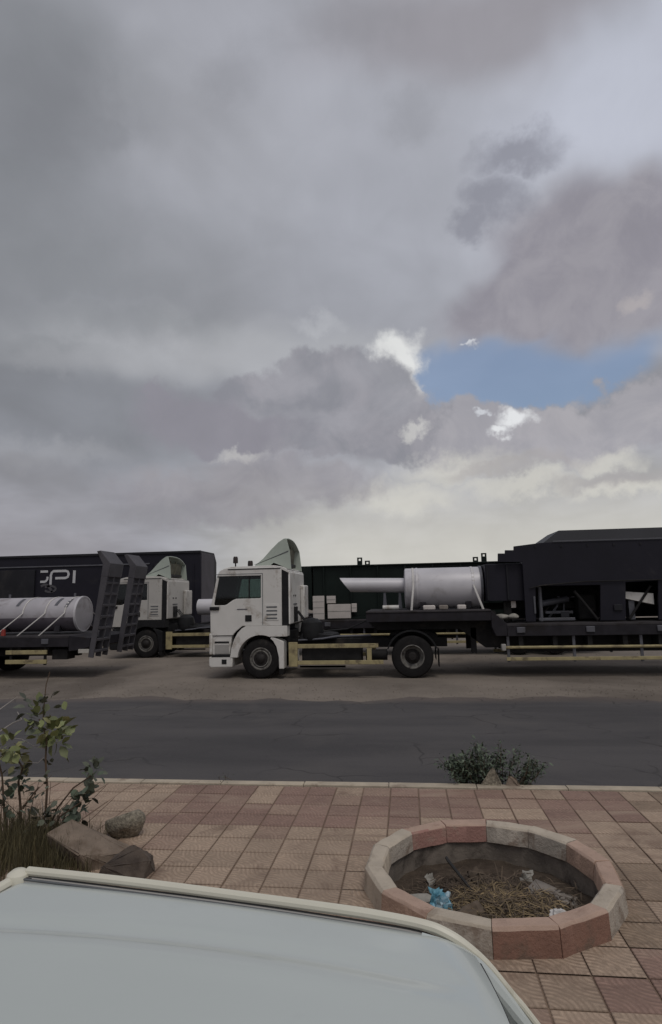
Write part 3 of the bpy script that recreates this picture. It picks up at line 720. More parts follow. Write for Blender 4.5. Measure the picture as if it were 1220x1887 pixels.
clusters = [ # px, py, radius px, leaves, material, leaf length m
    (66, 1300, 30, 15, 'leaf_grey', 0.085), (72, 1318, 26, 14, 'leaf_green', 0.09), (98, 1352, 34, 22, 'leaf_green', 0.11), (100, 1342, 24, 6, 'leaf_yellow', 0.10),
    (110, 1368, 18, 8, 'leaf_green', 0.11), (70, 1345, 20, 8, 'leaf_grey', 0.08), (20, 1372, 34, 22, 'leaf_green', 0.10), (8, 1395, 30, 16, 'leaf_yellow', 0.09), (35, 1390, 26, 9, 'leaf_yellow', 0.08),
    (94, 1410, 12, 5, 'leaf_grey', 0.06), (176, 1420, 22, 17, 'leaf_grey', 0.085), (170, 1436, 16, 7, 'leaf_dark', 0.075), (150, 1480, 26, 17, 'leaf_dark', 0.095), (140, 1500, 18, 8, 'leaf_dark', 0.10), (162, 1464, 20, 9, 'leaf_grey', 0.09),
    (38, 1440, 18, 12, 'leaf_dark', 0.075), (42, 1415, 16, 7, 'leaf_grey', 0.07), (66, 1458, 15, 8, 'leaf_dark', 0.06), (84, 1440, 12, 5, 'leaf_grey', 0.05), (80, 1508, 28, 14, 'leaf_grey', 0.07), (110, 1512, 22, 10, 'leaf_dark', 0.07), (20, 1480, 30, 16, 'leaf_dark', 0.08), (55, 1515, 34, 16, 'leaf_grey', 0.075), (4, 1440, 20, 9, 'leaf_grey', 0.07)]
rm = random.Random(4)
for (px, py, rad, n, m, L) in clusters:
    c = bp(px, py, YB+rm.uniform(-0.15, 0.1))-bo
    for i in range(int(n*1.35)):
        mb = MB(); off = Vector((rm.gauss(0, 1), rm.gauss(0, 1), rm.gauss(0, 1)))*rad*0.45*5.6/FPX
        d = (off.normalized()+Vector((rm.gauss(0, .5), rm.gauss(0, .5), rm.gauss(0.2, .5))))
        LL = L*rm.uniform(0.75, 1.25)
        leaf(mb, c+off*0.8, d, LL, LL*rm.uniform(0.58, 0.8), rm.uniform(-0.1, 0.35), rr=rm)
        mb.build('leaf', m, bush, ang=60)
# dry grass round its foot
g = MB()
for i in range(3600):
    px, py = rp.uniform(-60, 150), rp.uniform(1575, 1640)
    q = at_z(px, py, PAV); h = rp.uniform(0.08, 0.34)*(1.2-0.75*max(0, px)/150); a = rp.random()*6.283; lean = rp.uniform(0.0, 0.5)
    if px > 110 and rp.random() < 0.5: continue
    q.x += rp.gauss(0, 0.05); q.y += rp.uniform(0, 0.55)
    s = Vector((math.cos(a), math.sin(a), 0))*rp.uniform(0.0016, 0.0035); ln = Vector((math.cos(a+1.3), math.sin(a+1.3), 0))*lean*h
    g.add([q-s, q+s, q+ln*0.35+s*0.7+Vector((0, 0, h*0.6)), q+ln*0.35-s*0.7+Vector((0, 0, h*0.6)), q+ln+Vector((0, 0, h))], [(0, 1, 2, 3), (3, 2, 4)])
tag(g.build('dry_grass', 'grass_dry', ang=0), 'tuft of dry olive-brown grass beside the pickup at left', 'grass', kind='stuff')
# kerb shrub
def shrub(name, label, px0, px1, top, base, y, n, Lf, seed, stems, m='leaf_dark'):
    rr = random.Random(seed); c = at_y((px0+px1)/2, base, y); root = thing(name, label, 'shrub', (c.x, c.y, 0.0)); o0 = Vector((c.x, c.y, 0.0))
    fol = MB(); st = MB()
    w = (at_y(px1, base, y).x-at_y(px0, base, y).x)/2; h = at_y(px0, top, y).z-0.1
    for k in range(stems):
        a = rr.uniform(-1, 1); y1 = rr.uniform(-0.18, 0.18); hh = h*(1-0.45*a*a)*rr.uniform(0.62, 1.0)
        r0 = Vector((a*w*0.55, y1*0.4, 0.02)); tip = Vector((a*w*rr.uniform(0.85, 1.1), y1, 0.1+hh)); mid = r0.lerp(tip, 0.5)+Vector((rr.gauss(0, .03), rr.gauss(0, .03), 0.03))
        st.tube([r0, mid, tip], [0.006, 0.004, 0.002], 5)
        for i in range(n):
            t = rr.uniform(0.18, 1.02); q = r0.lerp(mid, t*2) if t < 0.5 else mid.lerp(tip, t*2-1)
            q = q+Vector((rr.gauss(0, .035), rr.gauss(0, .035), rr.gauss(0, .025)))
            d = Vector((rr.gauss(0, 1), rr.gauss(0, 1), rr.gauss(0.3, .8))); L = Lf*rr.uniform(0.6, 1.2)
            leaf(fol, q, d, L, L*0.42, 0.15, rr=rr)
    st.build('stems', 'twig_brown', root); f = fol.build('foliage', 'leaf_dark', root, ang=60); tag(f, kind='stuff')
    return root
shrub('kerb_shrub', 'low dark green shrub growing over the kerb behind the planter', 815, 1005, 1366, 1446, 7.58, 46, 0.055, 3, 60)
shrub('kerb_weed', 'tiny dark weed growing at the kerb in front of the white truck', 402, 428, 1424, 1438, 7.52, 12, 0.022, 9, 5)
q = at_y(905, 1447, 7.47)
hull_rock('rock', 'pale pointed stone standing on the kerb inside the green shrub', 'rock_speckled', (q.x, 7.42, 0.13), [(-0.13, -0.03, 0), (0.10, -0.04, 0), (0.12, 0.04, 0), (-0.12, 0.05, 0), (-0.03, -0.01, 0.12), (0.02, 0.02, 0.20), (0.04, -0.01, 0.19)], 0, 0.01)
hull_rock('rock', 'small low pinkish stone on the kerb at the shrub right side', 'rock_brown', (q.x+0.23, 7.42, 0.13), [(-0.08, -0.03, 0), (0.08, -0.04, 0), (0.07, 0.05, 0), (-0.07, 0.05, 0), (-0.04, 0, 0.11), (0.04, 0.01, 0.09)], 0, 0.008)

# ------------------------------------------------------------------ pickup whose roof fills the foreground
pk = thing('pickup_truck', 'white pickup truck roof with rain gutter in the foreground', 'pickup', (-0.641, 0.986, PAV), R(-9.6))
HX, HY, RZ = 0.645, 0.675, 1.40
def front_x(y): return 0.80-0.145*(y/HY)**2
def roof_fn(u, v):
    x, y = (u*2-1), (v*2-1)
    Y_ = y*HY; xf = front_x(Y_); X_ = -0.605+(xf+0.605)*u
    z = RZ+0.012-0.012*x*x-0.016*y*y
    z -= 0.022*max(0, (x-0.86)/0.14)**2+0.006*max(0, (abs(y)-0.95)/0.05)**2+0.008*max(0, (-x-0.95)/0.05)**2
    rib = 0.725+0.05*x-0.055*x*x                                        # pressed swage along each side of the roof
    fade = max(0.0, min(1.0, (0.93-x)/0.2))
    for r_ in (rib, -rib):
        s_ = 1 if r_ > 0 else -1
        t_ = (y-r_)*s_
        z -= fade*(0.0075*math.exp(-(t_/0.045)**2)-0.0035*math.exp(-((t_+0.12)/0.06)**2))
    return (X_, Y_, z)
roof = MB().grid(roof_fn, 100, 130).build('roof', 'car_white', pk, ang=80)
def smooth_path(pts, n=6):
    sm = []
    for i in range(len(pts)-1):
        a, b = Vector(pts[i]), Vector(pts[i+1]); p_, n_ = Vector(pts[max(0, i-1)]), Vector(pts[min(len(pts)-1, i+2)])
        for k in range(n):
            t = k/n; sm.append(0.5*((2*a)+(b-p_)*t+(2*p_-5*a+4*b-n_)*t*t+(3*a-p_-3*b+n_)*t**3))
    return sm+[Vector(pts[-1])]
for sy in (1, -1):
    rail = [(-0.60, 0.700, 1.396), (-0.40, 0.700, 1.400), (-0.15, 0.700, 1.402), (0.30, 0.700, 1.400), (0.44, 0.700, 1.397), (0.545, 0.699, 1.390), (0.594, 0.698, 1.379), (0.643, 0.697, 1.356), (0.69, 0.697, 1.322), (0.74, 0.698, 1.268), (0.788, 0.70, 1.214), (1.0, 0.72, 0.95)]
    sm = smooth_path([(x, y*sy, z) for x, y, z in rail])
    g = MB().tube(sm, [0.0125 if p.x < 0.62 else max(0.008, 0.0125-(p.x-0.62)*0.05) for p in sm], 10).build('rain_gutter', 'car_cream', pk)
    ch = smooth_path([(-0.60, 0.684*sy, 1.374), (0.0, 0.684*sy, 1.378), (0.42, 0.684*sy, 1.372), (0.56, 0.684*sy, 1.362), (0.63, 0.684*sy, 1.33)])
    MB().tube(ch, 0.0135, 8).build('gutter_channel', 'step_grey', g)
    MB().tube([p+Vector((0, 0.009*sy, 0.0095)) for p in ch], 0.0045, 6).build('gutter_line', 'seal_dark', g)  # thin dark line laid between gutter bead and channel
    MB().tube([p+Vector((0, -0.008*sy, 0.0105)) for p in ch], 0.0035, 6).build('panel_seal', 'seal_grey', g)
    pil = smooth_path([(0.54, 0.668*sy, 1.362), (0.60, 0.668*sy, 1.352), (0.65, 0.668*sy, 1.332), (0.70, 0.672*sy, 1.290), (0.80, 0.682*sy, 1.176), (1.0, 0.70*sy, 0.93)])
    MB().tube(pil, [0.026 if p.x < 0.66 else max(0.014, 0.026-(p.x-0.66)*0.10) for p in pil], 10).build('windshield_pillar', 'car_white', pk)
MB().tube([(front_x(y)-0.004, y, 1.352+0.004*(1-(y/HY)**2)) for y in (HY*(-0.93+1.86*i/30) for i in range(31))], 0.012, 8).build('windshield_seal', 'seal_dark', pk)
MB().grid(lambda u, v: ((front_x((u*2-1)*HY*0.97)+0.0)+(1.02-front_x((u*2-1)*HY*0.97)*0.55-0.36)*v, (u*2-1)*(HY*0.96+0.03*v), 1.348-0.40*v), 16, 6).build('windshield', 'glass_dark', pk)
MB().tube([(-0.628, y, 1.376) for y in (0.66, 0.3, 0, -0.3, -0.66)], 0.017, 10).build('rear_gutter', 'car_cream', pk)
for sy in (1, -1):
    cc = MB().lathe([(0, 0.022), (0.016, 0.02), (0.03, 0.01), (0.036, -0.008), (0.034, -0.05), (0, -0.05)], (-0.622, sy*0.686, 1.384), 'z', 20).build('corner_cap', 'car_cream', pk)
    MB().box(-0.606, -0.57, sy*0.680-0.006, sy*0.680+0.006, 1.382, 1.3875).build('corner_crack', 'seal_dark', cc, 0.002)
low = [(-2.6, 0.42), (-2.6, 0.88), (-0.70, 0.88), (-0.70, 0.92), (0.92, 0.92), (1.75, 0.84), (1.92, 0.74), (1.95, 0.40), (1.62, 0.38), (1.56, 0.58), (1.38, 0.68), (1.16, 0.68), (0.98, 0.58), (0.92, 0.34), (-1.22, 0.34), (-1.28, 0.58), (-1.46, 0.68), (-1.68, 0.68), (-1.86, 0.58), (-1.92, 0.40)]
MB().prism(low, -0.80, 0.80).build('body', 'car_white', pk, 0.02)
MB().box(-2.55, -0.76, -0.72, 0.72, 0.89, 0.905).build('load_bed_floor', 'trailer_deck', pk)
for sy in (-1, 1):
    MB().box(-2.6, -0.72, sy*0.76-0.03, sy*0.76+0.03, 0.885, 1.06).build('load_bed_side', 'car_white', pk, 0.01)
    MB().prism([(-0.63, 0.93), (0.84, 0.93), (0.63, 1.335), (-0.60, 1.335)], sy*0.70-0.004, sy*0.70+0.004).build('side_window', 'glass_dark', pk)
    MB().box(-0.66, -0.60, sy*0.70-0.02, sy*0.70+0.02, 0.92, 1.345).build('rear_pillar', 'car_white', pk, 0.01)
    for wx in (1.27, -1.57):
        w = MB().lathe([(0.06, -0.10), (0.2, -0.10), (0.29, -0.09), (0.32, -0.06), (0.32, 0.06), (0.29, 0.09), (0.2, 0.10), (0.06, 0.10)], (wx, sy*0.70, 0.32), 'y').build('wheel', 'rubber', pk)
        MB().lathe([(0.0, sy*0.085), (0.07, sy*0.1), (0.10, sy*0.08), (0.185, sy*0.09), (0.195, sy*0.105)], (wx, sy*0.70, 0.32), 'y').build('rim', 'rim_steel', w)
    MB().box(1.90, 1.96, sy*0.62-0.12, sy*0.62+0.12, 0.58, 0.74).build('headlight', 'lens_white', pk, 0.01)
MB().box(-2.64, -2.60, -0.76, 0.76, 0.60, 1.05).build('tailgate', 'car_white', pk, 0.01)
MB().box(-0.645, -0.62, -0.66, 0.66, 0.93, 1.345).build('rear_window', 'glass_dark', pk)
MB().box(1.95, 2.03, -0.80, 0.80, 0.42, 0.54).build('bumper', 'black_plastic', pk, 0.015)
MB().prism([(-0.45, 0.5), (0.1, 0.5), (0.1, 0.72), (-0.3, 0.75), (-0.42, 1.15), (-0.55, 1.15)], -0.62, 0.62).build('bench_seat', 'interior', pk, 0.03)

# ------------------------------------------------------------------ lorries
def arc(cx, cz, r, a0, a1, n=10): return [(cx+r*math.cos(R(a0+(a1-a0)*i/n)), cz+r*math.sin(R(a0+(a1-a0)*i/n))) for i in range(n+1)]
def lorry_wheel(parent, x, y, r, side, dual=False):
    """side -1: outer face towards -y; dish rear wheel (dual) or domed front wheel"""
    w = 0.58 if dual else 0.30; o = side
    t = MB().lathe([(r*0.52, 0.02*o), (r*0.56, 0.0), (r*0.80, -0.012*o), (r*0.93, 0.012*o), (r*0.985, 0.05*o), (r, 0.09*o), (r, -w*o*-1-0.09*o), (r*0.985, (w-0.05)*o), (r*0.8, w*o), (r*0.5, w*o)][:10], (x, y, r), 'y', 40).build('wheel', 'rubber', parent, ang=30)
    if dual:
        MB().lathe([(r*0.565, -0.004*o), (r*0.53, -0.010*o), (r*0.505, 0.01*o), (r*0.47, 0.14*o), (r*0.36, 0.17*o), (r*0.34, 0.15*o)], (x, y, r), 'y', 40).build('rim', 'rim_steel', t)
        MB().lathe([(0.0, 0.03*o), (r*0.16, 0.03*o), (r*0.2, 0.05*o), (r*0.22, 0.13*o), (r*0.36, 0.155*o)], (x, y, r), 'y', 24).build('hub', 'hub_dark', t)
    else:
        MB().lathe([(r*0.565, -0.004*o), (r*0.52, -0.012*o), (r*0.49, 0.015*o), (r*0.44, 0.03*o), (r*0.42, 0.0), (r*0.40, -0.01*o), (r*0.36, 0.0)], (x, y, r), 'y', 40).build('rim', 'rim_steel', t)
        MB().lathe([(0.0, -0.06*o), (r*0.14, -0.055*o), (r*0.2, -0.03*o), (r*0.24, 0.0), (r*0.38, 0.01*o)], (x, y, r), 'y', 24).build('hub', 'hub_dark', t)
    nut = MB()
    rr = r*(0.30 if dual else 0.32)
    for k in range(10):
        a = 2*math.pi*k/10; nut.cyl((x+rr*math.cos(a), y+(0.12 if dual else -0.01)*o, r+rr*math.sin(a)), (x+rr*math.cos(a), y+(0.16 if dual else 0.02)*o, r+rr*math.sin(a)), 0.016, 6)
    nut.build('wheel_nuts', 'hub_dark', t)
    return t
def tractor(label, loc, white='truck_white', fender='truck_white', lower='truck_white'):
    t = thing('tractor_unit', label, 'truck', loc, group='white tractor units')
    W = 2.50
    win = [(0.29, 2.87), (1.50, 2.87), (1.52, 2.85), (1.52, 2.27), (1.50, 2.25), (0.80, 2.245), (0.70, 2.21), (0.52, 2.09), (0.46, 2.07), (0.155, 2.07), (0.145, 2.12)]
    side = [(0.10, 1.22), (0.70, 1.22), (0.80, 1.34), (0.97, 1.47), (2.12, 1.47), (2.12, 3.06), (1.9, 3.13), (0.62, 3.13), (0.40, 3.10), (0.30, 3.04), (0.235, 2.94), (0.05, 2.06), (0.03, 1.9), (0.04, 1.3)]
    for (ya, yb, sgn) in ((0.0, 0.06, -1), (W-0.06, W, 1)):
        s = MB().prism(side, ya, yb, 'y', [win]).build('cab_side', white, t, 0.012)
        MB().prism(win, (ya+yb)/2-0.004, (ya+yb)/2+0.004).build('side_window', 'glass', s)
        yo = ya-0.006 if sgn < 0 else yb+0.006
        def slab(n, m, x0, x1, z0, z1, d=0.02, bev=0.004):
            a, b = (yo-d, yo+0.012) if sgn < 0 else (yo-0.012, yo+d)
            return MB().box(x0, x1, a, b, z0, z1).build(n, m, s, bev)
        dz = 0.012
        for (x0, x1, z0, z1) in ((1.565, 1.58, 1.5, 2.95), (0.12, 1.58, 2.945, 2.958)): slab('door_gap', 'seal_grey', x0, x1, z0, z1, 0.0015, 0)
        slab('window_bar', 'black_plastic', 1.16, 1.20, 2.25, 2.87, -0.002, 0)
        slab('window_trim', 'black_plastic', 0.24, 1.53, 2.87, 2.90, 0.003, 0)
        slab('door_handle', 'black_plastic', 1.06, 1.25, 1.60, 1.78, 0.012, 0.012)
        slab('door_badge', 'steel_grey', 0.82, 1.12, 1.935, 1.96, 0.004, 0.002)
        pan = slab('air_intake', white, 1.64, 2.03, 1.62, 2.08, 0.006, 0.006)
        for k in range(4):
            a, b = (yo-0.013, yo-0.004) if sgn < 0 else (yo+0.004, yo+0.013)
            MB().box(1.68, 1.99, a, b, 1.66+k*0.105, 1.70+k*0.105).build('louvre', 'seal_grey', pan, 0.003)
        slab('rain_seal', 'black_plastic', 0.55, 2.10, 3.075, 3.10, 0.006, 0.004)
    # shell between the sides
    roofp = [(0.235, 2.95), (0.30, 3.055), (0.42, 3.12), (0.64, 3.17), (1.9, 3.18), (2.12, 3.14), (2.34, 3.02), (2.34, 2.94), (2.1, 3.06), (0.64, 3.10), (0.42, 3.04), (0.30, 2.96)]
    MB().prism(roofp, 0.03, W-0.03).build('cab_roof', white, t, 0.02)
    MB().prism([(0.02, 1.30), (0.012, 1.9), (0.04, 2.06), (0.10, 2.06), (0.10, 1.3)], 0.062, W-0.062).build('front_panel', white, t, 0.02)
    MB().prism([(0.052, 2.065), (0.24, 2.945), (0.265, 2.94), (0.077, 2.06)], 0.064, W-0.064).build('windshield', 'glass', t)
    MB().box(0.0, 0.03, 0.25, W-0.25, 1.35, 1.85).build('grille', 'black_plastic', t, 0.01)
    MB().box(2.125, 2.30, 0.035, W-0.035, 1.46, 3.06).build('rear_gap_seal', 'black_plastic', t, 0.01)
    rw = MB().box(2.30, 2.36, 0.05, W-0.05, 1.50, 2.99).build('rear_wall', white, t, 0.03, seg=3)
    MB().box(2.36, 2.50, 1.72, W-0.05, 1.60, 2.62).build('air_duct', white, t, 0.04, seg=3)
    for yy in (0.55, 0.85): MB().box(2.36, 2.375, yy, yy+0.10, 2.28, 2.33).build('vent', 'black_plastic', rw, 0.005)
    MB().box(2.36, 2.38, 0.55, 1.05, 2.04, 2.08).build('wall_rib', 'seal_grey', rw, 0.005)
    MB().box(2.36, 2.42, 0.6, 0.95, 1.55, 1.98).build('cable_panel', 'black_plastic', rw, 0.01)
    MB().box(0.12, 2.12, 0.07, W-0.07, 1.30, 1.48).build('cab_floor', 'interior', t)
    MB().box(0.12, 0.42, 0.08, W-0.08, 1.5, 2.06).build('dashboard', 'interior', t, 0.04)
    for y0 in (0.3, 1.6):
        MB().prism([(0.95, 1.48), (1.5, 1.48), (1.62, 2.55), (1.50, 2.56), (1.38, 1.85), (0.95, 1.80)], y0, y0+0.55).build('seat', 'interior', t, 0.04)
    MB().tube([(0.55+0.10*math.cos(a), 0.57+0.22*math.sin(a), 2.06+0.17*math.cos(a)) for a in (2*math.pi*i/20 for i in range(21))], 0.016, 6).build('steering_wheel', 'interior', t)
    # mirror bracket, lamps on the roof
    MB().box(0.02, 0.30, -0.05, 0.01, 1.93, 2.03).build('mirror_bracket', 'black_plastic', t, 0.02)
    MB().box(-0.12, -0.02, -0.24, -0.04, 2.15, 2.85).build('mirror', 'black_plastic', t, 0.03) if False else None
    b = MB().cyl((0.68, 0.35, 3.17), (0.68, 0.35, 3.30), 0.02, 8).build('beacon', 'black_plastic', t)
    MB().lathe([(0.0, 0.20), (0.05, 0.20), (0.07, 0.16), (0.075, 0.02), (0.06, 0.0), (0, 0)], (0.68, 0.35, 3.28), 'z', 14).build('lamp', 'lamp_amber', b)
    b = MB().cyl((1.10, 0.45, 3.17), (1.10, 0.45, 3.22), 0.07, 12).build('beacon', 'black_plastic', t)
    MB().lathe([(0.0, 0.14), (0.06, 0.14), (0.075, 0.11), (0.08, 0.0), (0, 0)], (1.10, 0.45, 3.21), 'z', 14).build('lamp', 'lamp_amber', b)
    # roof air deflector: sloping front skin, two side fins, open at the back
    prof = [(1.28, 3.185), (1.52, 3.42), (1.76, 3.68), (1.98, 3.89), (2.14, 3.99), (2.22, 4.0)]
    d = MB(); n = 16; vs = []; fs = []; y0d, y1d = 0.42, W-0.30
    for (x, z) in prof:
        for j in range(n+1):
            v = j/n; drop = max(0, (v-0.25)/0.75)**3*0.34+max(0, (0.18-v)/0.18)**2*0.03
            vs.append((x+0.12*drop, y0d+(y1d-y0d)*v, 3.185+(z-3.185)*(1-drop)))
    for i in range(len(prof)-1):
        for j in range(n): fs.append((i*(n+1)+j, i*(n+1)+j+1, (i+1)*(n+1)+j+1, (i+1)*(n+1)+j))
    df = d.add(vs, fs).build('roof_deflector', 'deflector', t, ang=50); so = df.modifiers.new('thick', 'SOLIDIFY'); so.thickness = 0.03
    MB().prism([(1.20, 3.16)]+[(x-0.02, z-0.02) for x, z in prof[1:]]+[(2.30, 3.60), (2.34, 3.05), (2.12, 3.14)], y0d-0.03, y0d-0.003).build('fin', 'deflector', df, 0.006)
    MB().prism([(1.22, 3.225), (1.26, 3.225), (2.26, 3.62), (2.26, 3.58)], y0d-0.036, y0d-0.031).build('fin_crease', 'seal_grey', df)
    MB().prism([(1.30, 3.16), (1.78, 3.48), (2.18, 3.70), (2.27, 3.71), (2.34, 3.05), (2.12, 3.14)], y1d+0.003, y1d+0.03).build('fin', 'deflector', df, 0.006)
    MB().prism([(1.92, 3.19), (1.98, 3.56), (2.02, 3.56), (1.98, 3.19)], 0.44, W-0.33).build('inner_brace', 'deflector_inner', df)
    for yy in (0.75, 1.35): MB().tube([(2.1, yy, 3.17), (2.13, yy+0.1, 3.8)], 0.03, 8).build('strut', 'deflector_inner', df)
    MB().prism([(2.04, 3.17), (2.10, 3.72), (2.13, 3.72), (2.08, 3.17)], 0.46, W-0.36).build('shade_panel', 'deflector_inner', df)  # dark sheet added so the open hollow looks shaded
    MB().box(2.14, 2.18, 0.45, W-0.5, 3.17, 3.27).build('cross_bar', 'black_plastic', df, 0.01)
    # wheel arches, steps, bumper
    for (ya, yb) in ((-0.02, 0.42), (W-0.42, W+0.02)):
        fen = [(0.62, 0.60), (0.66, 0.85), (0.74, 1.10), (0.84, 1.28), (0.97, 1.41), (1.08, 1.465), (2.27, 1.465), (2.27, 1.17), (1.78, 1.17)]+arc(1.5, 0.55, 0.665, 66, 176, 12)+[(0.80, 0.60)]
        MB().prism(fen, ya, yb).build('front_fender', fender, t, 0.02, seg=3)
        MB().prism([(1.82, 1.165), (2.10, 1.06), (2.17, 1.02), (2.17, 0.28), (2.03, 0.28), (2.02, 0.62), (1.96, 0.88), (1.86, 1.05), (1.78, 1.12)], ya+0.015, yb-0.015).build('rear_fender', fender, t, 0.012)
        MB().box(2.03, 2.15, ya+0.03, yb-0.03, 0.12, 0.275).build('mud_flap', 'rubber', t)
        st = MB().prism([(0.10, 0.68), (0.10, 1.20), (0.66, 1.20), (0.63, 0.95), (0.60, 0.68)], ya+0.05, yb-0.1).build('step_well', lower, t, 0.015)
        yo0, yo1 = (ya+0.035, ya+0.07) if ya < 1 else (yb-0.12, yb-0.085)
        for z in (1.0, 0.64): MB().box(0.16, 0.58, yo0, yo1, z, z+0.05).build('step_slot', 'black_plastic', st, 0.006)
        MB().box(0.16, 0.58, yo0+0.004, yo1+0.01, 0.70, 0.96).build('step_tread', 'step_grey', st, 0.01)
    bm_ = MB().prism([(0.0, 0.62), (0.0, 0.38), (0.06, 0.32), (0.68, 0.33), (0.70, 0.62)], -0.01, W+0.01).build('bumper', lower, t, 0.03, seg=3)
    MB().box(0.38, 0.52, -0.022, 0.02, 0.42, 0.55).build('towing_recess', 'black_plastic', bm_, 0.005)
    MB().box(0.08, 0.70, -0.017, 0.02, 0.615, 0.665).build('bumper_gap', 'black_plastic', bm_, 0.005)
    for yy in (0.1, W-0.6): MB().box(-0.015, 0.02, yy, yy+0.5, 0.44, 0.60).build('headlight', 'lens_white', bm_, 0.01)
    MB().box(0.0, 0.10, 0.0, W, 0.68, 1.28).build('lower_front', white, t, 0.03)
    # running gear
    for yy in (0.78, 1.62): MB().box(0.9, 6.75, yy, yy+0.10, 0.78, 1.04).build('chassis_rail', 'chassis', t, 0.005)
    for xx in (2.7, 3.9, 5.0, 6.6): MB().box(xx, xx+0.1, 0.88, 1.62, 0.8, 1.0).build('cross_member', 'chassis', t)
    lorry_wheel(t, 1.50, 0.03, 0.555, 1); lorry_wheel(t, 1.50, W-0.03, 0.555, -1)
    lorry_wheel(t, 5.75, 0.02, 0.575, 1, True); lorry_wheel(t, 5.75, W-0.02, 0.575, -1, True)
    for xx in (1.5, 5.75): MB().cyl((xx, 0.3, 0.56), (xx, W-0.3, 0.56), 0.09, 12).build('axle', 'chassis', t)
    MB().cyl((1.0, 0.75, 1.1), (1.9, 0.75, 1.1), 0.3, 12).build('engine', 'chassis', t)
    MB().box(1.0, 2.25, 0.45, 2.05, 0.65, 1.3).build('engine_block', 'chassis', t, 0.05)
    for (ya, yb) in ((0.02, 0.62), (W-0.62, W-0.02)):
        MB().prism(arc(5.75, 0.575, 0.72, 18, 162, 14)+arc(5.75, 0.575, 0.68, 162, 18, 14), ya, yb).build('mudguard', 'black_plastic', t)
        MB().box(6.46, 6.48, ya+0.03, yb-0.03, 0.30, 0.78).build('mud_flap', 'rubber', t)
    # side guards, tanks
    for (ya, yb) in ((0.03, 0.10), (W-0.10, W-0.03)):
        g = MB().box(2.30, 2.55, ya, yb, 0.33, 1.00).build('side_guard', 'guard_yellow', t, 0.01)
        MB().box(2.55, 4.82, ya+0.01, yb-0.01, 0.83, 0.945).build('upper_rail', 'guard_yellow', g, 0.008)
        MB().box(2.55, 4.95, ya+0.01, yb-0.01, 0.38, 0.49).build('lower_rail', 'guard_yellow', g, 0.008)
        MB().box(4.50, 4.63, ya+0.015, yb-0.015, 0.49, 0.83).build('post', 'guard_yellow', g, 0.005)
        MB().box(2.62, 3.9, ya+0.03, yb-0.04, 0.30, 0.355).build('toe_rail', 'guard_yellow', g, 0.005)
    MB().box(2.65, 4.35, 0.16, 0.72, 0.36, 0.86).build('fuel_tank', 'chassis', t, 0.06, seg=3)
    MB().cyl((4.45, 0.45, 0.6), (5.05, 0.45, 0.6), 0.15, 16).build('air_tank', 'chassis', t)
    MB().cyl((2.75, 2.1, 0.62), (4.0, 2.1, 0.62), 0.26, 18).build('exhaust_silencer', 'steel_grey', t)
    MB().lathe([(0, 0.42), (0.18, 0.40), (0.30, 0.30), (0.34, 0.1), (0.34, -0.1), (0.30, -0.22), (0, -0.24)], (2.86, 0.75, 1.22), 'z', 18).build('air_filter', 'black_plastic', t)
    MB().prism([(2.5, 1.05), (3.6, 1.05), (3.5, 1.16), (3.0, 1.22), (2.6, 1.22)], 0.5, 1.9).build('chassis_cover', 'black_plastic', t, 0.02)
    MB().tube([(2.5, 0.5, 1.02), (3.2, 0.45, 1.06), (3.6, 0.45, 1.12), (4.6, 0.5, 1.14)], 0.03, 8).build('pipe', 'steel_grey', t)
    for k, yy in enumerate((0.85, 1.0, 1.15)):
        MB().tube([(2.40, yy, 1.85), (2.7, yy+0.02, 1.45), (3.2, yy, 1.25), (3.9, yy, 1.3), (4.5, yy, 1.55)], 0.018, 6).build('coiled_hose', 'black_plastic', t)
    fw = MB().prism([(5.1, 1.1), (6.5, 1.02), (6.5, 1.1), (6.2, 1.24), (5.3, 1.24)], 0.85, 1.65).build('fifth_wheel', 'chassis', t, 0.02)
    return t
TA = (-5.65, 17.3, 0); TB = (-11.7, 23.4, 0)
tractor('white tractor unit in front with yellow side guards, nearest the road', TA)
tractor('white tractor unit parked behind the raised ramps, partly hidden', TB, 'truck_white_dull', 'black_plastic', 'black_plastic')

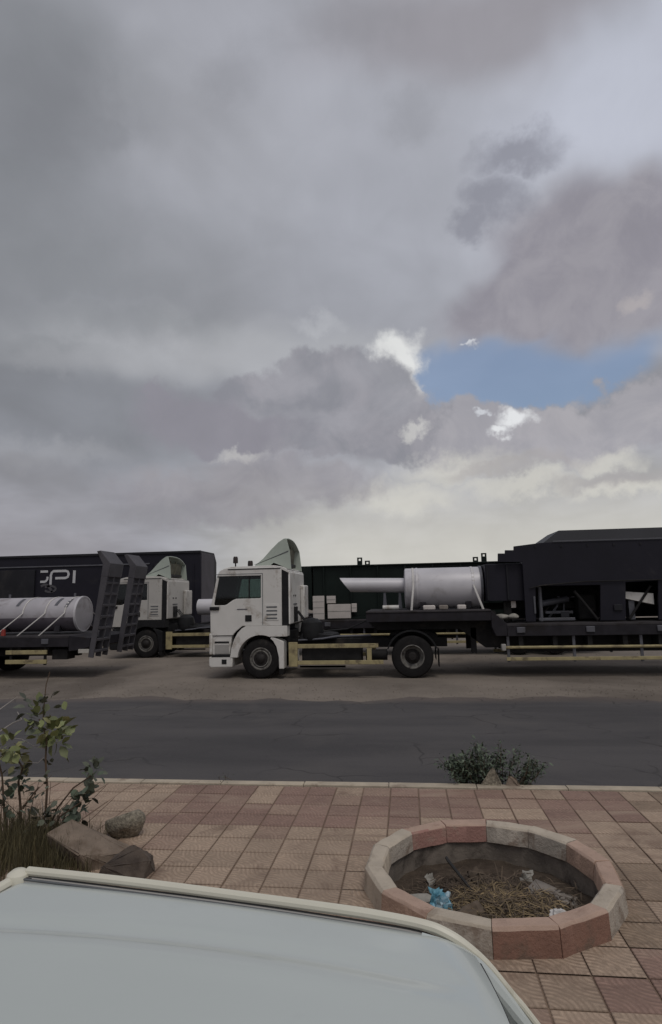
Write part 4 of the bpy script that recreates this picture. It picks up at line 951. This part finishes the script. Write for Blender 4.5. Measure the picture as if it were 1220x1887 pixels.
def trailer(label, x0, y0, zn=1.82, rear=13.0, ramps=False, deck=1.42, neck=True):
    """low-bed trailer: neck from x0, low deck after 3.4 m; y0 near side"""
    t = thing('lowbed_trailer', label, 'trailer', (x0, y0, 0), group='low-bed trailers'); W = 2.65; ND = 3.42
    if neck:
        MB().box(0, ND, 0, W, zn-0.05, zn).build('neck_deck', 'trailer_deck', t, 0.01)
        MB().box(0, ND, 0.02, 0.14, zn-0.30, zn-0.052).build('neck_side_rail', 'trailer_frame', t, 0.01)
        MB().box(0, ND, W-0.14, W-0.02, zn-0.30, zn-0.052).build('neck_side_rail', 'trailer_frame', t, 0.01)
        for yy in (0.55, 1.85): MB().prism([(0.3, zn-0.55), (2.6, zn-0.55), (3.3, 0.75), (3.9, 0.75), (3.6, zn-0.055), (0.05, zn-0.055), (0.05, zn-0.35)], yy, yy+0.25).build('neck_beam', 'chassis', t, 0.01)
        MB().prism([(ND+0.002, zn-0.03), (ND+0.40, deck+0.02), (ND+0.40, 1.10), (ND+0.10, 1.10), (ND+0.002, 1.35)], 0.01, W-0.01).build('neck_slope', 'trailer_frame', t, 0.01)
        MB().cyl((1.0, W/2, zn-0.8), (1.0, W/2, zn-0.5), 0.06, 10).build('king_pin', 'steel_grey', t)
    d0 = ND+0.405 if neck else 0.0
    MB().box(d0, rear, 0, W, deck-0.07, deck).build('deck', 'trailer_deck', t, 0.01)
    for ya in (0.0, W-0.10): MB().box(d0, rear, ya+0.004, ya+0.096, deck-0.33, deck-0.072).build('side_rail', 'trailer_frame', t, 0.01)
    for yy in (0.60, 1.80): MB().box(d0, rear, yy, yy+0.22, 0.62, deck-0.072).build('main_beam', 'chassis', t)
    k = d0+0.3; n = 0
    while k < rear-0.3:
        MB().box(k, k+0.12, 0.10, W-0.10, 0.80, deck-0.075).build('cross_member', 'chassis', t)
        if n % 2 == 0:
            MB().box(k-0.05, k+0.17, -0.035, 0.003, deck-0.24, deck-0.09).build('lashing_ring', 'steel_grey', t, 0.01)
        k += 0.9; n += 1
    if neck:
        for ya in (0.03, W-0.09):
            g = MB().cyl((d0-0.08, ya+0.03, 0.79), (rear-4.2, ya+0.03, 0.79), 0.038, 8).build('side_guard', 'guard_yellow', t)
            MB().box(d0-0.05, rear-4.2, ya+0.01, ya+0.05, 0.44, 0.53).build('lower_rail', 'guard_yellow', g, 0.008)
            k = d0-0.02
            while k < rear-4.2:
                MB().box(k, k+0.07, ya+0.052, ya+0.10, 0.40, deck-0.335).build('post', 'steel_grey', g); k += 1.72
        MB().box(d0-0.17, d0-0.05, 0.02, 0.2, 0.70, 0.88).build('lamp_box', 'step_grey', t, 0.02)
        for ya in (0.25, W-0.9): MB().box(2.9, 3.05, ya+0.3, ya+0.42, 0.60, 1.3).build('landing_leg', 'chassis', t)
    wx = [rear-3.3, rear-2.0] if neck else [rear-4.65, rear-3.35]
    for x in wx:
        for (yy, s) in ((0.02, 1), (W-0.02, -1)): lorry_wheel(t, x, yy, 0.48, s, True)
        MB().cyl((x, 0.3, 0.48), (x, W-0.3, 0.48), 0.07, 10).build('axle', 'chassis', t)
    return t
trailer('dark low-bed trailer coupled to the front white truck, carrying the black steel machine', -1.15, 17.35, 1.82, 14.5)
trailer('low-bed trailer in the second row under the dark green girder', -7.2, 23.45, 1.55, 14.5, deck=1.36)
trailer('low-bed trailer in the back row under the black lettered container', -24.5, 29.4, 1.5, 16.8, deck=1.0)
# trailer at the left with its loading ramps raised; only the rear shows
RX = -9.36
tc_ = trailer('dark low-bed trailer at left with two loading ramps raised at its rear', RX-9.0, 17.55, rear=8.3, deck=1.26, neck=False)
MB().prism([(8.30, 1.255), (8.96, 1.18), (8.96, 0.92), (8.55, 0.82), (8.30, 0.80)], 0.02, 2.63).build('beaver_tail', 'trailer_frame', tc_, 0.01)
MB().box(8.62, 8.95, -0.012, 0.03, 0.74, 0.86).build('tail_lamp', 'lens_white', tc_, 0.01)
g = MB().box(6.30, 7.62, -0.005, 0.05, 0.72, 0.84).build('side_board', 'guard_yellow', tc_, 0.008)
MB().box(6.30, 7.62, -0.005, 0.05, 0.44, 0.56).build('lower_board', 'guard_yellow', g, 0.008)
for xx in (6.4, 7.5): MB().box(xx, xx+0.07, 0.052, 0.10, 0.40, 1.0).build('board_post', 'chassis', g)
MB().box(7.7, 8.2, 0.15, 0.6, 0.55, 0.85).build('tool_box', 'chassis', tc_, 0.02)
for y0 in (0.02, 1.84):
    r = MB(); base = Vector((8.92, 0, 0.62)); top = Vector((9.32, 0, 3.42)); ax = (top-base); L = ax.length; ax.normalize(); nx = Vector((ax.z, 0, -ax.x))
    def rp_(s, n_): q = base+ax*s+nx*n_; return (q.x, q.z)
    rampo = None
    for yy in (y0, y0+0.43, y0+0.85):
        o = MB().prism([rp_(0, 0), rp_(0, 0.16), rp_(L, 0.20), rp_(L, 0.0)], yy, yy+0.05).build('ramp' if rampo is None else 'ramp_rail', 'ramp_steel', tc_ if rampo is None else rampo, 0.006)
        rampo = rampo or o
    for k in range(8):
        s = 0.15+k*0.34
        MB().prism([rp_(s, 0.05), rp_(s, 0.175), rp_(s+0.07, 0.175), rp_(s+0.07, 0.05)], y0+0.052, y0+0.848).build('rung', 'ramp_steel', rampo, 0.006)
    MB().prism([rp_(L-0.42, -0.01), rp_(L-0.42, 0.215), rp_(L, 0.225), (top.x-0.10, top.z+0.36), (top.x-0.22, top.z+0.34), rp_(L-0.05, -0.01)], y0-0.005, y0+0.905).build('ramp_lip', 'ramp_steel', rampo, 0.015)
    MB().prism([rp_(0.0, -0.02), rp_(1.5, -0.02), rp_(1.5, 0.01), rp_(0.0, 0.01)], y0+0.055, y0+0.34).build('ramp_plate', 'trailer_frame', rampo)

# ------------------------------------------------------------------ loads
def tank(name, label, x0, x1, y, z, r, dome=0.12, m='tank_silver'):
    t = thing(name, label, 'tank', ((x0+x1)/2, y, z-r)); h = (x1-x0)/2
    prof = [(0, -h-dome*0.3), (r*0.6, -h-dome*0.22), (r*0.9, -h+dome*0.1), (r*0.985, -h+dome*0.5), (r, -h+dome), (r, h-dome*0.2), (r*0.985, h), (r*0.8, h+dome*0.05), (0, h+dome*0.1)]
    MB().lathe(prof, (0, 0, r), 'x', 48).build('shell', m, t)
    return t, h
ta, h = tank('storage_tank', 'silver horizontal tank strapped on the neck of the front trailer', -0.05, 2.18, 18.7, 2.44, 0.60, 0.05)
for xx in (-0.75, 0.85):
    MB().lathe([(0.602, xx-0.03), (0.612, xx-0.03), (0.612, xx+0.03), (0.602, xx+0.03)], (0, 0, 0.6), 'x', 48).build('band', 'tank_silver', ta)
MB().lathe([(0.612, h-0.05), (0.625, h-0.05), (0.625, h+0.02), (0.0, h+0.02)], (0, 0, 0.6), 'x', 48).build('end_flange', 'steel_grey', ta)
for xx in (-0.6, 0.7): MB().prism([(-0.5, 0.02), (0.5, 0.02), (0.5, 0.16)]+[(0.52*math.cos(R(a)), 0.60+0.585*math.sin(R(a))) for a in range(-40, -141, -10)]+[(-0.5, 0.16)], xx-0.08, xx+0.08, 'x').build('cradle', 'trailer_frame', ta)
pipe_a = thing('steel_pipe', 'small silver pipe sticking out left of the tank on the front trailer', 'pipe', (-1.0, 18.65, 1.83))
pm = MB(); n = 28; vs = []; fs = []
for (rr, ex) in ((0.215, 0), (0.19, 0.0)):
    for k in range(n):
        a = 2*math.pi*k/n; z = 0.76+rr*math.cos(a); vs.append((-1.0+0.28*(0.5-0.5*math.cos(a))*1.2, rr*math.sin(a), z)); vs.append((0.95, rr*math.sin(a), z-0.05))
for k in range(n):
    a, b = 2*k, 2*((k+1) % n); c, d = a+2*n, b+2*n
    fs += [(a, b, b+1, a+1), (c, c+1, d+1, d), (a, c, d, b)]
pm.add(vs, fs).build('shell', 'tank_silver', pipe_a)
for xx in (0.35, 0.8): MB().prism([(xx-0.06, 0), (xx+0.06, 0), (xx+0.03, 0.50), (xx-0.03, 0.50)], -0.12, 0.12).build('support', 'steel_grey', pipe_a, 0.005)
def strap(label, pts, w=0.06):
    pts = [Vector(p) for p in pts]; mb = MB(); vs = []
    for p in pts: vs += [p+Vector((-w/2, 0, 0)), p+Vector((w/2, 0, 0))]
    mb.add(vs, [(2*i, 2*i+1, 2*i+3, 2*i+2) for i in range(len(pts)-1)])
    o = mb.build('ratchet_strap', 'strap_white', ang=60); s = o.modifiers.new('thick', 'SOLIDIFY'); s.thickness = 0.006
    return tag(o, label, 'strap', 'cargo straps')
def hoop(x, y, z, r, xb, ya, yb, zb, tilt=0.0, xr=None):
    pts = [(xb, ya, zb)]
    for a in range(175, -1, -12): pts.append((x+tilt*math.cos(R(a)), y+(r+0.008)*math.cos(R(a)), z+(r+0.008)*math.sin(R(a))))
    pts.append((xr if xr is not None else 2*x-xb, yb, zb)); return pts
strap('white cargo strap at the left end of the front silver tank', hoop(0.20, 18.7, 2.44, 0.605, 0.12, 17.45, 19.9, 1.83))
strap('white cargo strap at the right end of the front silver tank', hoop(1.92, 18.7, 2.44, 0.605, 2.08, 17.45, 19.9, 1.83))
for (x, m, L, lab) in ((0.62, 'carton', 0.34, 'small beige timber block under the front silver tank'), (1.02, 'board_grey', 0.25, 'grey timber block under the front silver tank'), (1.52, 'carton', 0.24, 'small pale sack under the front silver tank, near its right strap')):
    tag(MB().box(-L/2, L/2, -0.1, 0.1, 0, 0.13).build('timber_block', m, bevel=0.03, loc=(x, 17.75, 1.822)), lab, 'block')
# black steel machine on the front trailer
mc = thing('steel_machine', 'huge black steel machine body with openings loaded on the front trailer', 'machine', (2.2, 17.75, 1.42))
def s3(px, py, y=17.8): q = at_y(px, py, y); return (q.x-2.2, q.z-1.42)
zb = 0.03
outer = [s3(968, 1000)[0:1][0], 0]
x_l = s3(966, 1100)[0]
def mk(px, py): return s3(px, py)
top = [mk(917, 1036), mk(917, 1020), mk(930, 1020), mk(930, 1014), mk(946, 1014), mk(946, 1007), mk(1000, 1000)]
x_end = 10.6; ztop = top[-1][1]
body = [(x_l, zb), (mk(987, 1140)[0], zb), (mk(987, 1090)[0], mk(987, 1080)[1]), (mk(1105, 1075)[0], mk(1105, 1078)[1]), (mk(1105, 1140)[0], zb), (mk(1152, 1140)[0], zb), (mk(1152, 1075)[0], mk(1152, 1073)[1]),
        (mk(1212, 1075)[0], mk(1212, 1070)[1]), (mk(1212, 1140)[0], zb), (x_end, zb), (x_end, ztop), top[6], top[5], top[4], top[3], top[2], top[1], top[0], (x_l, top[0][1]-0.02)]
MB().prism(body, 0, 0.06).build('side_plate', 'steel_black', mc, 0.01)
sh = 0.75
MB().prism([(x_l, zb), (x_end, zb), (x_end, ztop), (top[6][0]+sh, ztop), (x_l+0.2, top[0][1]), (x_l, top[0][1]-0.1)], 2.29, 2.35).build('side_plate', 'steel_black', mc, 0.01)
MB().prism([(x_l, mk(990, 1060)[1]), (x_end, mk(990, 1060)[1]), (x_end, ztop-0.01), (top[6][0]+sh, ztop-0.01), (x_l+0.25, top[0][1]), (x_l, top[0][1]-0.05)], 0.062, 2.288).build('bunker', 'steel_black', mc)
a, b = mk(1000, 1000), mk(1036, 975)
MB().add([(a[0], 0.1, ztop-0.02), (x_end, 0.1, ztop-0.02), (x_end, 2.25, ztop-0.02), (a[0], 2.25, ztop-0.02), (b[0], 0.45, b[1]), (x_end, 0.45, b[1]), (x_end, 1.9, b[1]), (b[0], 1.9, b[1])],
         [(0, 1, 5, 4), (1, 2, 6, 5), (2, 3, 7, 6), (3, 0, 4, 7), (4, 5, 6, 7), (3, 2, 1, 0)]).build('hipped_top', 'steel_side', mc)
MB().box(b[0]-0.3, x_end, -0.03, 0.0, mk(1100, 993)[1]-0.05, mk(1100, 993)[1]-0.02).build('edge_strip', 'steel_grey', mc)
f0, f1 = mk(894, 1040), mk(966, 1036)
cw = MB().box(f0[0], f1[0], 0.15, 2.2, mk(930, 1108)[1], f1[1]-0.02).build('front_box', 'steel_black', mc, 0.02)
for k in range(2): MB().box(f0[0]+0.03+k*0.55, f0[0]+0.07+k*0.55, 0.10, 0.15, mk(930, 1105)[1], f1[1]-0.06).build('rib', 'steel_side', cw)
for (px0, px1) in ((930, 944),): MB().box(mk(px0, 1100)[0], mk(px1, 1100)[0], 0.3, 0.42, zb, mk(930, 1108)[1]).build('leg', 'chassis', mc)
MB().box(0.1, 10.3, 1.1, 1.3, 0.35, 0.55).build('inner_beam', 'chassis', mc)
MB().box(mk(1075, 1100)[0], mk(1102, 1100)[0]+0.1, 0.6, 1.6, zb, mk(1090, 1095)[1]).build('motor', 'chassis', mc, 0.05)
MB().cyl((mk(1000, 1100)[0], 0.5, 0.5), (mk(1060, 1100)[0], 0.9, 0.62), 0.09, 12).build('drive_shaft', 'steel_grey', mc)
MB().cyl((mk(998, 1100)[0], 0.25, zb), (mk(998, 1100)[0], 0.25, 0.98), 0.055, 12).build('hydraulic_leg', 'steel_grey', mc)
MB().box(mk(993, 1100)[0], mk(1060, 1100)[0], 0.20, 0.30, 0.04, 0.12).build('skid', 'steel_grey', mc, 0.01)
MB().box(mk(1010, 1100)[0], mk(1062, 1100)[0], 0.5, 0.6, 0.22, 0.30).build('rail', 'steel_grey', mc, 0.01)
MB().box(mk(984, 1100)[0]-0.03, mk(984, 1100)[0]+0.02, -0.03, -0.002, 0.25, 0.72).build('hose_pipe', 'steel_grey', mc, 0.008)
rk = random.Random(12)
for k in range(5):
    x0 = mk(1000, 1100)[0]+0.25*k
    MB().tube([(x0, 0.7+0.1*k, 0.05), (x0+rk.uniform(-0.1, 0.5), 0.75+0.1*k, 0.3+0.12*k), (x0+rk.uniform(0.3, 0.8), 0.9, 0.7)], 0.025+0.01*(k % 2), 8).build('hose', 'steel_grey' if k % 2 else 'chassis', mc)
MB().tube([(mk(1152, 1100)[0]+0.1, 0.15, 0.06), (mk(1205, 1100)[0], 0.2, 0.95)], 0.035, 8).build('brace', 'chassis', mc)
MB().tube([(mk(1100, 1100)[0], 0.12, 0.05), (mk(1060, 1100)[0], 0.12, 0.85)], 0.04, 8).build('brace', 'chassis', mc)
for (px, pz) in ((1030, 0.14), (1128, 0.3)):
    MB().box(mk(px, 1100)[0], mk(px, 1100)[0]+0.22, -0.05, -0.002, pz, pz+0.16).build('bracket', 'steel_side', mc, 0.01)
for k in range(9):
    MB().box(x_l+0.35+k*0.7, x_l+0.41+k*0.7, -0.018, -0.001, ztop-0.14, ztop-0.08).build('bolt_plate', 'steel_side', mc)
MB().tube([(x_l+0.15, -0.03, 0.95), (x_l+0.5, -0.04, 1.02), (x_l+1.6, -0.04, 1.10), (x_end-0.5, -0.04, 1.12)], 0.016, 6).build('cable', 'chassis', mc)
pt = thing('white_pipe', 'bright white duct lying inside the right opening of the black machine', 'pipe', (5.78, 17.95, 1.46))
MB().prism([(0.02, 0.62), (0.02, 0.78), (0.95, 0.70), (0.95, 0.40), (0.78, 0.44)], 0, 0.4).build('duct', 'truck_white', pt, 0.02)
MB().box(0.3, 0.45, 0.05, 0.35, 0, 0.52).build('stand', 'steel_grey', pt)
q = at_y(720, 1111, 18.5)
tag(MB().cyl((-0.24, 0, 0), (0.24, 0, 0.0), 0.07, 16).build('pipe_offcut', 'truck_white', loc=(q.x, 18.5, 1.892)), 'short white pipe offcut lying under the small silver pipe', 'pipe')
bxw = at_y(939, 1098, 18.2)
tag(MB().box(-0.14, 0.14, -0.15, 0.15, 0.0, 0.30).build('white_box', 'carton', bevel=0.01, loc=(bxw.x, 18.2, 1.83)), 'small white box under the front box of the black machine', 'box')
for (px, lab) in ((925, 'pale flat bundle on the trailer slope, left one'), (945, 'pale flat bundle on the trailer slope, right one')):
    q = at_y(px, 1128, 17.9)
    lump('sack', lab, 'sack', 'stone_pale', (q.x, 17.9, 1.60), 0.17, (1.1, 0.8, 0.45), px, 0.3, 3, 4)

# second row: pipe, green girder, pale boxes
pb = thing('steel_pipe', 'thick white pipe behind the cab of the second-row truck', 'pipe', (-6.0, 24.7, 1.56))
pbm = MB().lathe([(0.29, -2.5), (0.32, -2.5), (0.32, 1.8), (0.29, 1.8), (0.29, -2.5)], (0, 0, 0.36), 'x', 36).build('shell', 'tank_silver', pb)
for xx in (-1.0, 1.2): MB().prism([(-0.4, 0), (0.4, 0), (0.36, 0.2), (0.0, 0.036), (-0.36, 0.2)], xx-0.08, xx+0.08, 'x').build('cradle', 'trailer_frame', pb)
gd = thing('box_girder', 'long dark green steel girder with lifting lugs on the second-row trailer', 'girder', (-3.6, 23.8, 1.365))
GL = 9.2
MB().box(0, GL, 0.05, 1.95, 0.10, 2.02).build('web', 'steel_green', gd, 0.01)
MB().box(-0.06, GL+0.05, -0.05, 2.05, 2.022, 2.07).build('top_flange', 'steel_green', gd, 0.005)
MB().prism([(-1.5, 0.75), (-0.062, 0.35), (-0.062, 2.07), (-1.5, 2.07)], 0.05, 1.95).build('nose', 'steel_green', gd, 0.01)
MB().box(-0.06, GL+0.05, -0.05, 2.05, 0.0, 0.098).build('bottom_flange', 'steel_green', gd, 0.005)
for k in range(9): MB().box(0.4+k*1.05, 0.45+k*1.05, -0.03, 0.048, 0.10, 2.02).build('stiffener', 'steel_green', gd)
for (x, hgt) in ((1.72, 0.30), (2.02, 0.17), (6.18, 0.20), (6.50, 0.34)):
    MB().prism([(x, 2.072), (x+0.20, 2.072), (x+0.20, 2.07+hgt), (x, 2.07+hgt)], 0.3, 0.36, 'y', [[(x+0.06, 2.07+hgt-0.13), (x+0.14, 2.07+hgt-0.13), (x+0.14, 2.07+hgt-0.05), (x+0.06, 2.07+hgt-0.05)]]).build('lifting_lug', 'steel_green', gd)
def carton(label, px0, px1, py0, py1, y=23.62):  # plain pale box crossed by thin grey lines
    a, b = at_y(px0, py1, y), at_y(px1, py0, y)
    o = thing('carton', label, 'carton', ((a.x+b.x)/2, y, a.z), group='pale boxes on the second-row trailer'); w = (b.x-a.x)/2; hh = b.z-a.z
    MB().box(-w, w, 0, 0.14, 0, hh).build('box', 'carton', o, 0.01)
    n = max(2, int(hh/0.2))
    for k in range(1, n): MB().box(-w+0.01, w-0.01, -0.004, 0.004, hh*k/n-0.012, hh*k/n+0.012).build('grey_line', 'step_grey', o)
carton('tall narrow pale box, nearest the front truck cab', 577, 597, 1098, 1142)
carton('small upper pale box, right of the tall narrow one', 602, 618, 1098, 1112)
carton('wide pinkish box, lower and right of the tall narrow one', 604, 646, 1113, 1140)
carton('small pale box at the right end of the pale boxes', 648, 657, 1112, 1128)

# back row: black container with lettering
ct = thing('lettered_container', 'long black steel container with white lettering in the back row', 'container', (-21.5, 29.0, 1.0))
cl = 11.6; cz = 3.58
MB().prism([(0, 0), (2.5, 0), (2.5, cz-0.45), (2.1, cz), (0, cz)], 0, cl, 'x').build('shell', 'steel_black', ct, 0.02)
MB().box(0, cl, -0.06, 0.0, cz-0.10, cz+0.01).build('top_rail', 'steel_side', ct, 0.005)
MB().box(0, 9.0, -0.05, 0.0, cz-0.60, cz-0.54).build('edge_strip', 'steel_grey', ct, 0.005)
MB().box(cl+0.001, cl+0.03, 0.05, 2.0, 0.1, cz-0.1).build('lit_end_plate', 'steel_end_lit', ct, 0.01)  # paler sheet over the end, the light falling there is in its colour
MB().box(0.1, 3.0, -0.10, 0.0, 1.3, cz-0.72).build('side_panel', 'steel_side', ct, 0.01)
for k in range(7): MB().box(4.9+k*1.05, 4.96+k*1.05, -0.035, 0.0, 0.2, cz-0.62).build('stiffener', 'steel_black', ct) if k > 1 else None
# letters: stroked outlines, first one partly hidden behind the side panel
def stroke(name, m, pts, w, parent, y=-0.012):
    mb = MB()
    pts = [Vector((p[0], p[1])) for p in pts]; L = []; Rr = []
    for i, p in enumerate(pts):
        d = (pts[min(i+1, len(pts)-1)]-pts[max(0, i-1)]).normalized(); nn = Vector((-d.y, d.x))
        L.append(p+nn*w/2); Rr.append(p-nn*w/2)
    vs = []; n = len(pts)
    for q in L+Rr: vs.append((q.x, y, q.y))
    mb.add(vs, [(i, i+1, n+i+1, n+i) for i in range(n-1)])
    o = mb.build(name, m, parent, ang=0); s = o.modifiers.new('thick', 'SOLIDIFY'); s.thickness = 0.008; return o
def lp(cx, cy):     # letter coordinates taken on the lettering's own panel: 0..7 wide, 0..2.2 high
    return (3.22+cx*0.307, 2.07+cy*0.33)
stroke('letter_g', 'letter_white', [lp(0.15, 2.1), lp(1.45, 2.1)], 0.11, ct)
stroke('letter_g', 'letter_white', [lp(0.15, 0.55), lp(0.9, 0.55), lp(1.15, 0.65), lp(1.35, 0.9), lp(1.42, 1.3)], 0.11, ct)
stroke('letter_p', 'letter_white', [lp(1.95, 0.1), lp(1.98, 1.5), lp(2.1, 1.9), lp(2.4, 2.12), lp(4.5, 2.12), lp(4.9, 2.0), lp(5.05, 1.6), lp(4.9, 1.2), lp(4.5, 1.05), lp(2.75, 1.05)], 0.12, ct)
stroke('letter_i', 'letter_white', [lp(6.0, 0.25), lp(6.05, 2.15)], 0.14, ct)
stroke('emblem_arc', 'letter_grey', [lp(0.3+2.0*t, -0.15+0.65*math.sin(t*3.1)-0.9*t) for t in (i/12 for i in range(13))], 0.12, ct)
stroke('emblem_arc', 'letter_grey', [lp(1.9+1.0*math.cos(a), -0.55+0.45*math.sin(a)) for a in (R(-150+300*i/14) for i in range(15))], 0.10, ct)

# left trailer: white tank with straps
tcx0, tcx1, ty, tz, tr = -13.3, -10.25, 18.75, 1.87, 0.54
tk, h = tank('storage_tank', 'pale horizontal tank strapped on the left trailer beside the raised ramps', tcx0, tcx1, ty, tz, tr, 0.16, 'tank_dull')
for xx in (-1.05, 1.2): MB().cyl((xx, 0, 2*tr-0.01), (xx, 0, 2*tr+0.12), 0.035, 10).build('nozzle', 'steel_grey', tk)
MB().lathe([(tr+0.001, h-0.06), (tr+0.02, h-0.06), (tr+0.02, h+0.01), (tr-0.02, h+0.012)], (0, 0, tr), 'x', 48).build('end_flange', 'tank_silver', tk)
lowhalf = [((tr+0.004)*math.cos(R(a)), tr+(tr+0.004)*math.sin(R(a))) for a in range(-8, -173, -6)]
MB().add([(x, p[0], p[1]) for p in lowhalf for x in (-h+0.16, h-0.04)], [(2*i, 2*i+1, 2*i+3, 2*i+2) for i in range(len(lowhalf)-1)]).build('lower_sheet', 'tank_lower', tk)  # darker sheet wrapped round the tank's lower half
for xx in (-0.9, 0.9): MB().prism([(-0.5, 0.005), (0.5, 0.005), (0.46, 0.2), (0, 0.02), (-0.46, 0.2)], xx-0.09, xx+0.09, 'x').build('cradle', 'trailer_frame', tk)
for i, (xt, xb) in enumerate(((-11.85, -12.5), (-11.1, -11.75), (-10.45, -11.05))):
    strap(('white diagonal strap at the left of the pale tank', 'white diagonal strap at the middle of the pale tank', 'white diagonal strap at the right of the pale tank')[i], hoop(xt, ty, tz, tr+0.006, xb, 17.6, 20.1, 1.265, 0.15), 0.05)
for i, (xx, aa) in enumerate(((-12.2, 118), (-10.9, 118), (-10.55, 125))):
    pts = [((tr+0.012)*math.cos(R(a)), (tr+0.012)*math.sin(R(a))) for a in range(aa-4, aa+34, 5)]
    o = MB().add([(dx_-0.10*k/len(pts), p[0], p[1]) for k, p in enumerate(pts) for dx_ in (0, 0.10)], [(2*k, 2*k+1, 2*k+3, 2*k+2) for k in range(len(pts)-1)]).build('dark_band', 'steel_grey', tk)
    o.location = (xx-(tcx0+tcx1)/2, 0, tr)
tag(MB().prism([(-0.06, 0), (0.06, 0), (0.03, 0.2), (-0.03, 0.2)], -0.05, 0.05).build('marker_block', 'red_plastic', bevel=0.01, loc=(-12.3, 17.75, 1.262)), 'small red marker on the left trailer deck below the tank', 'marker')
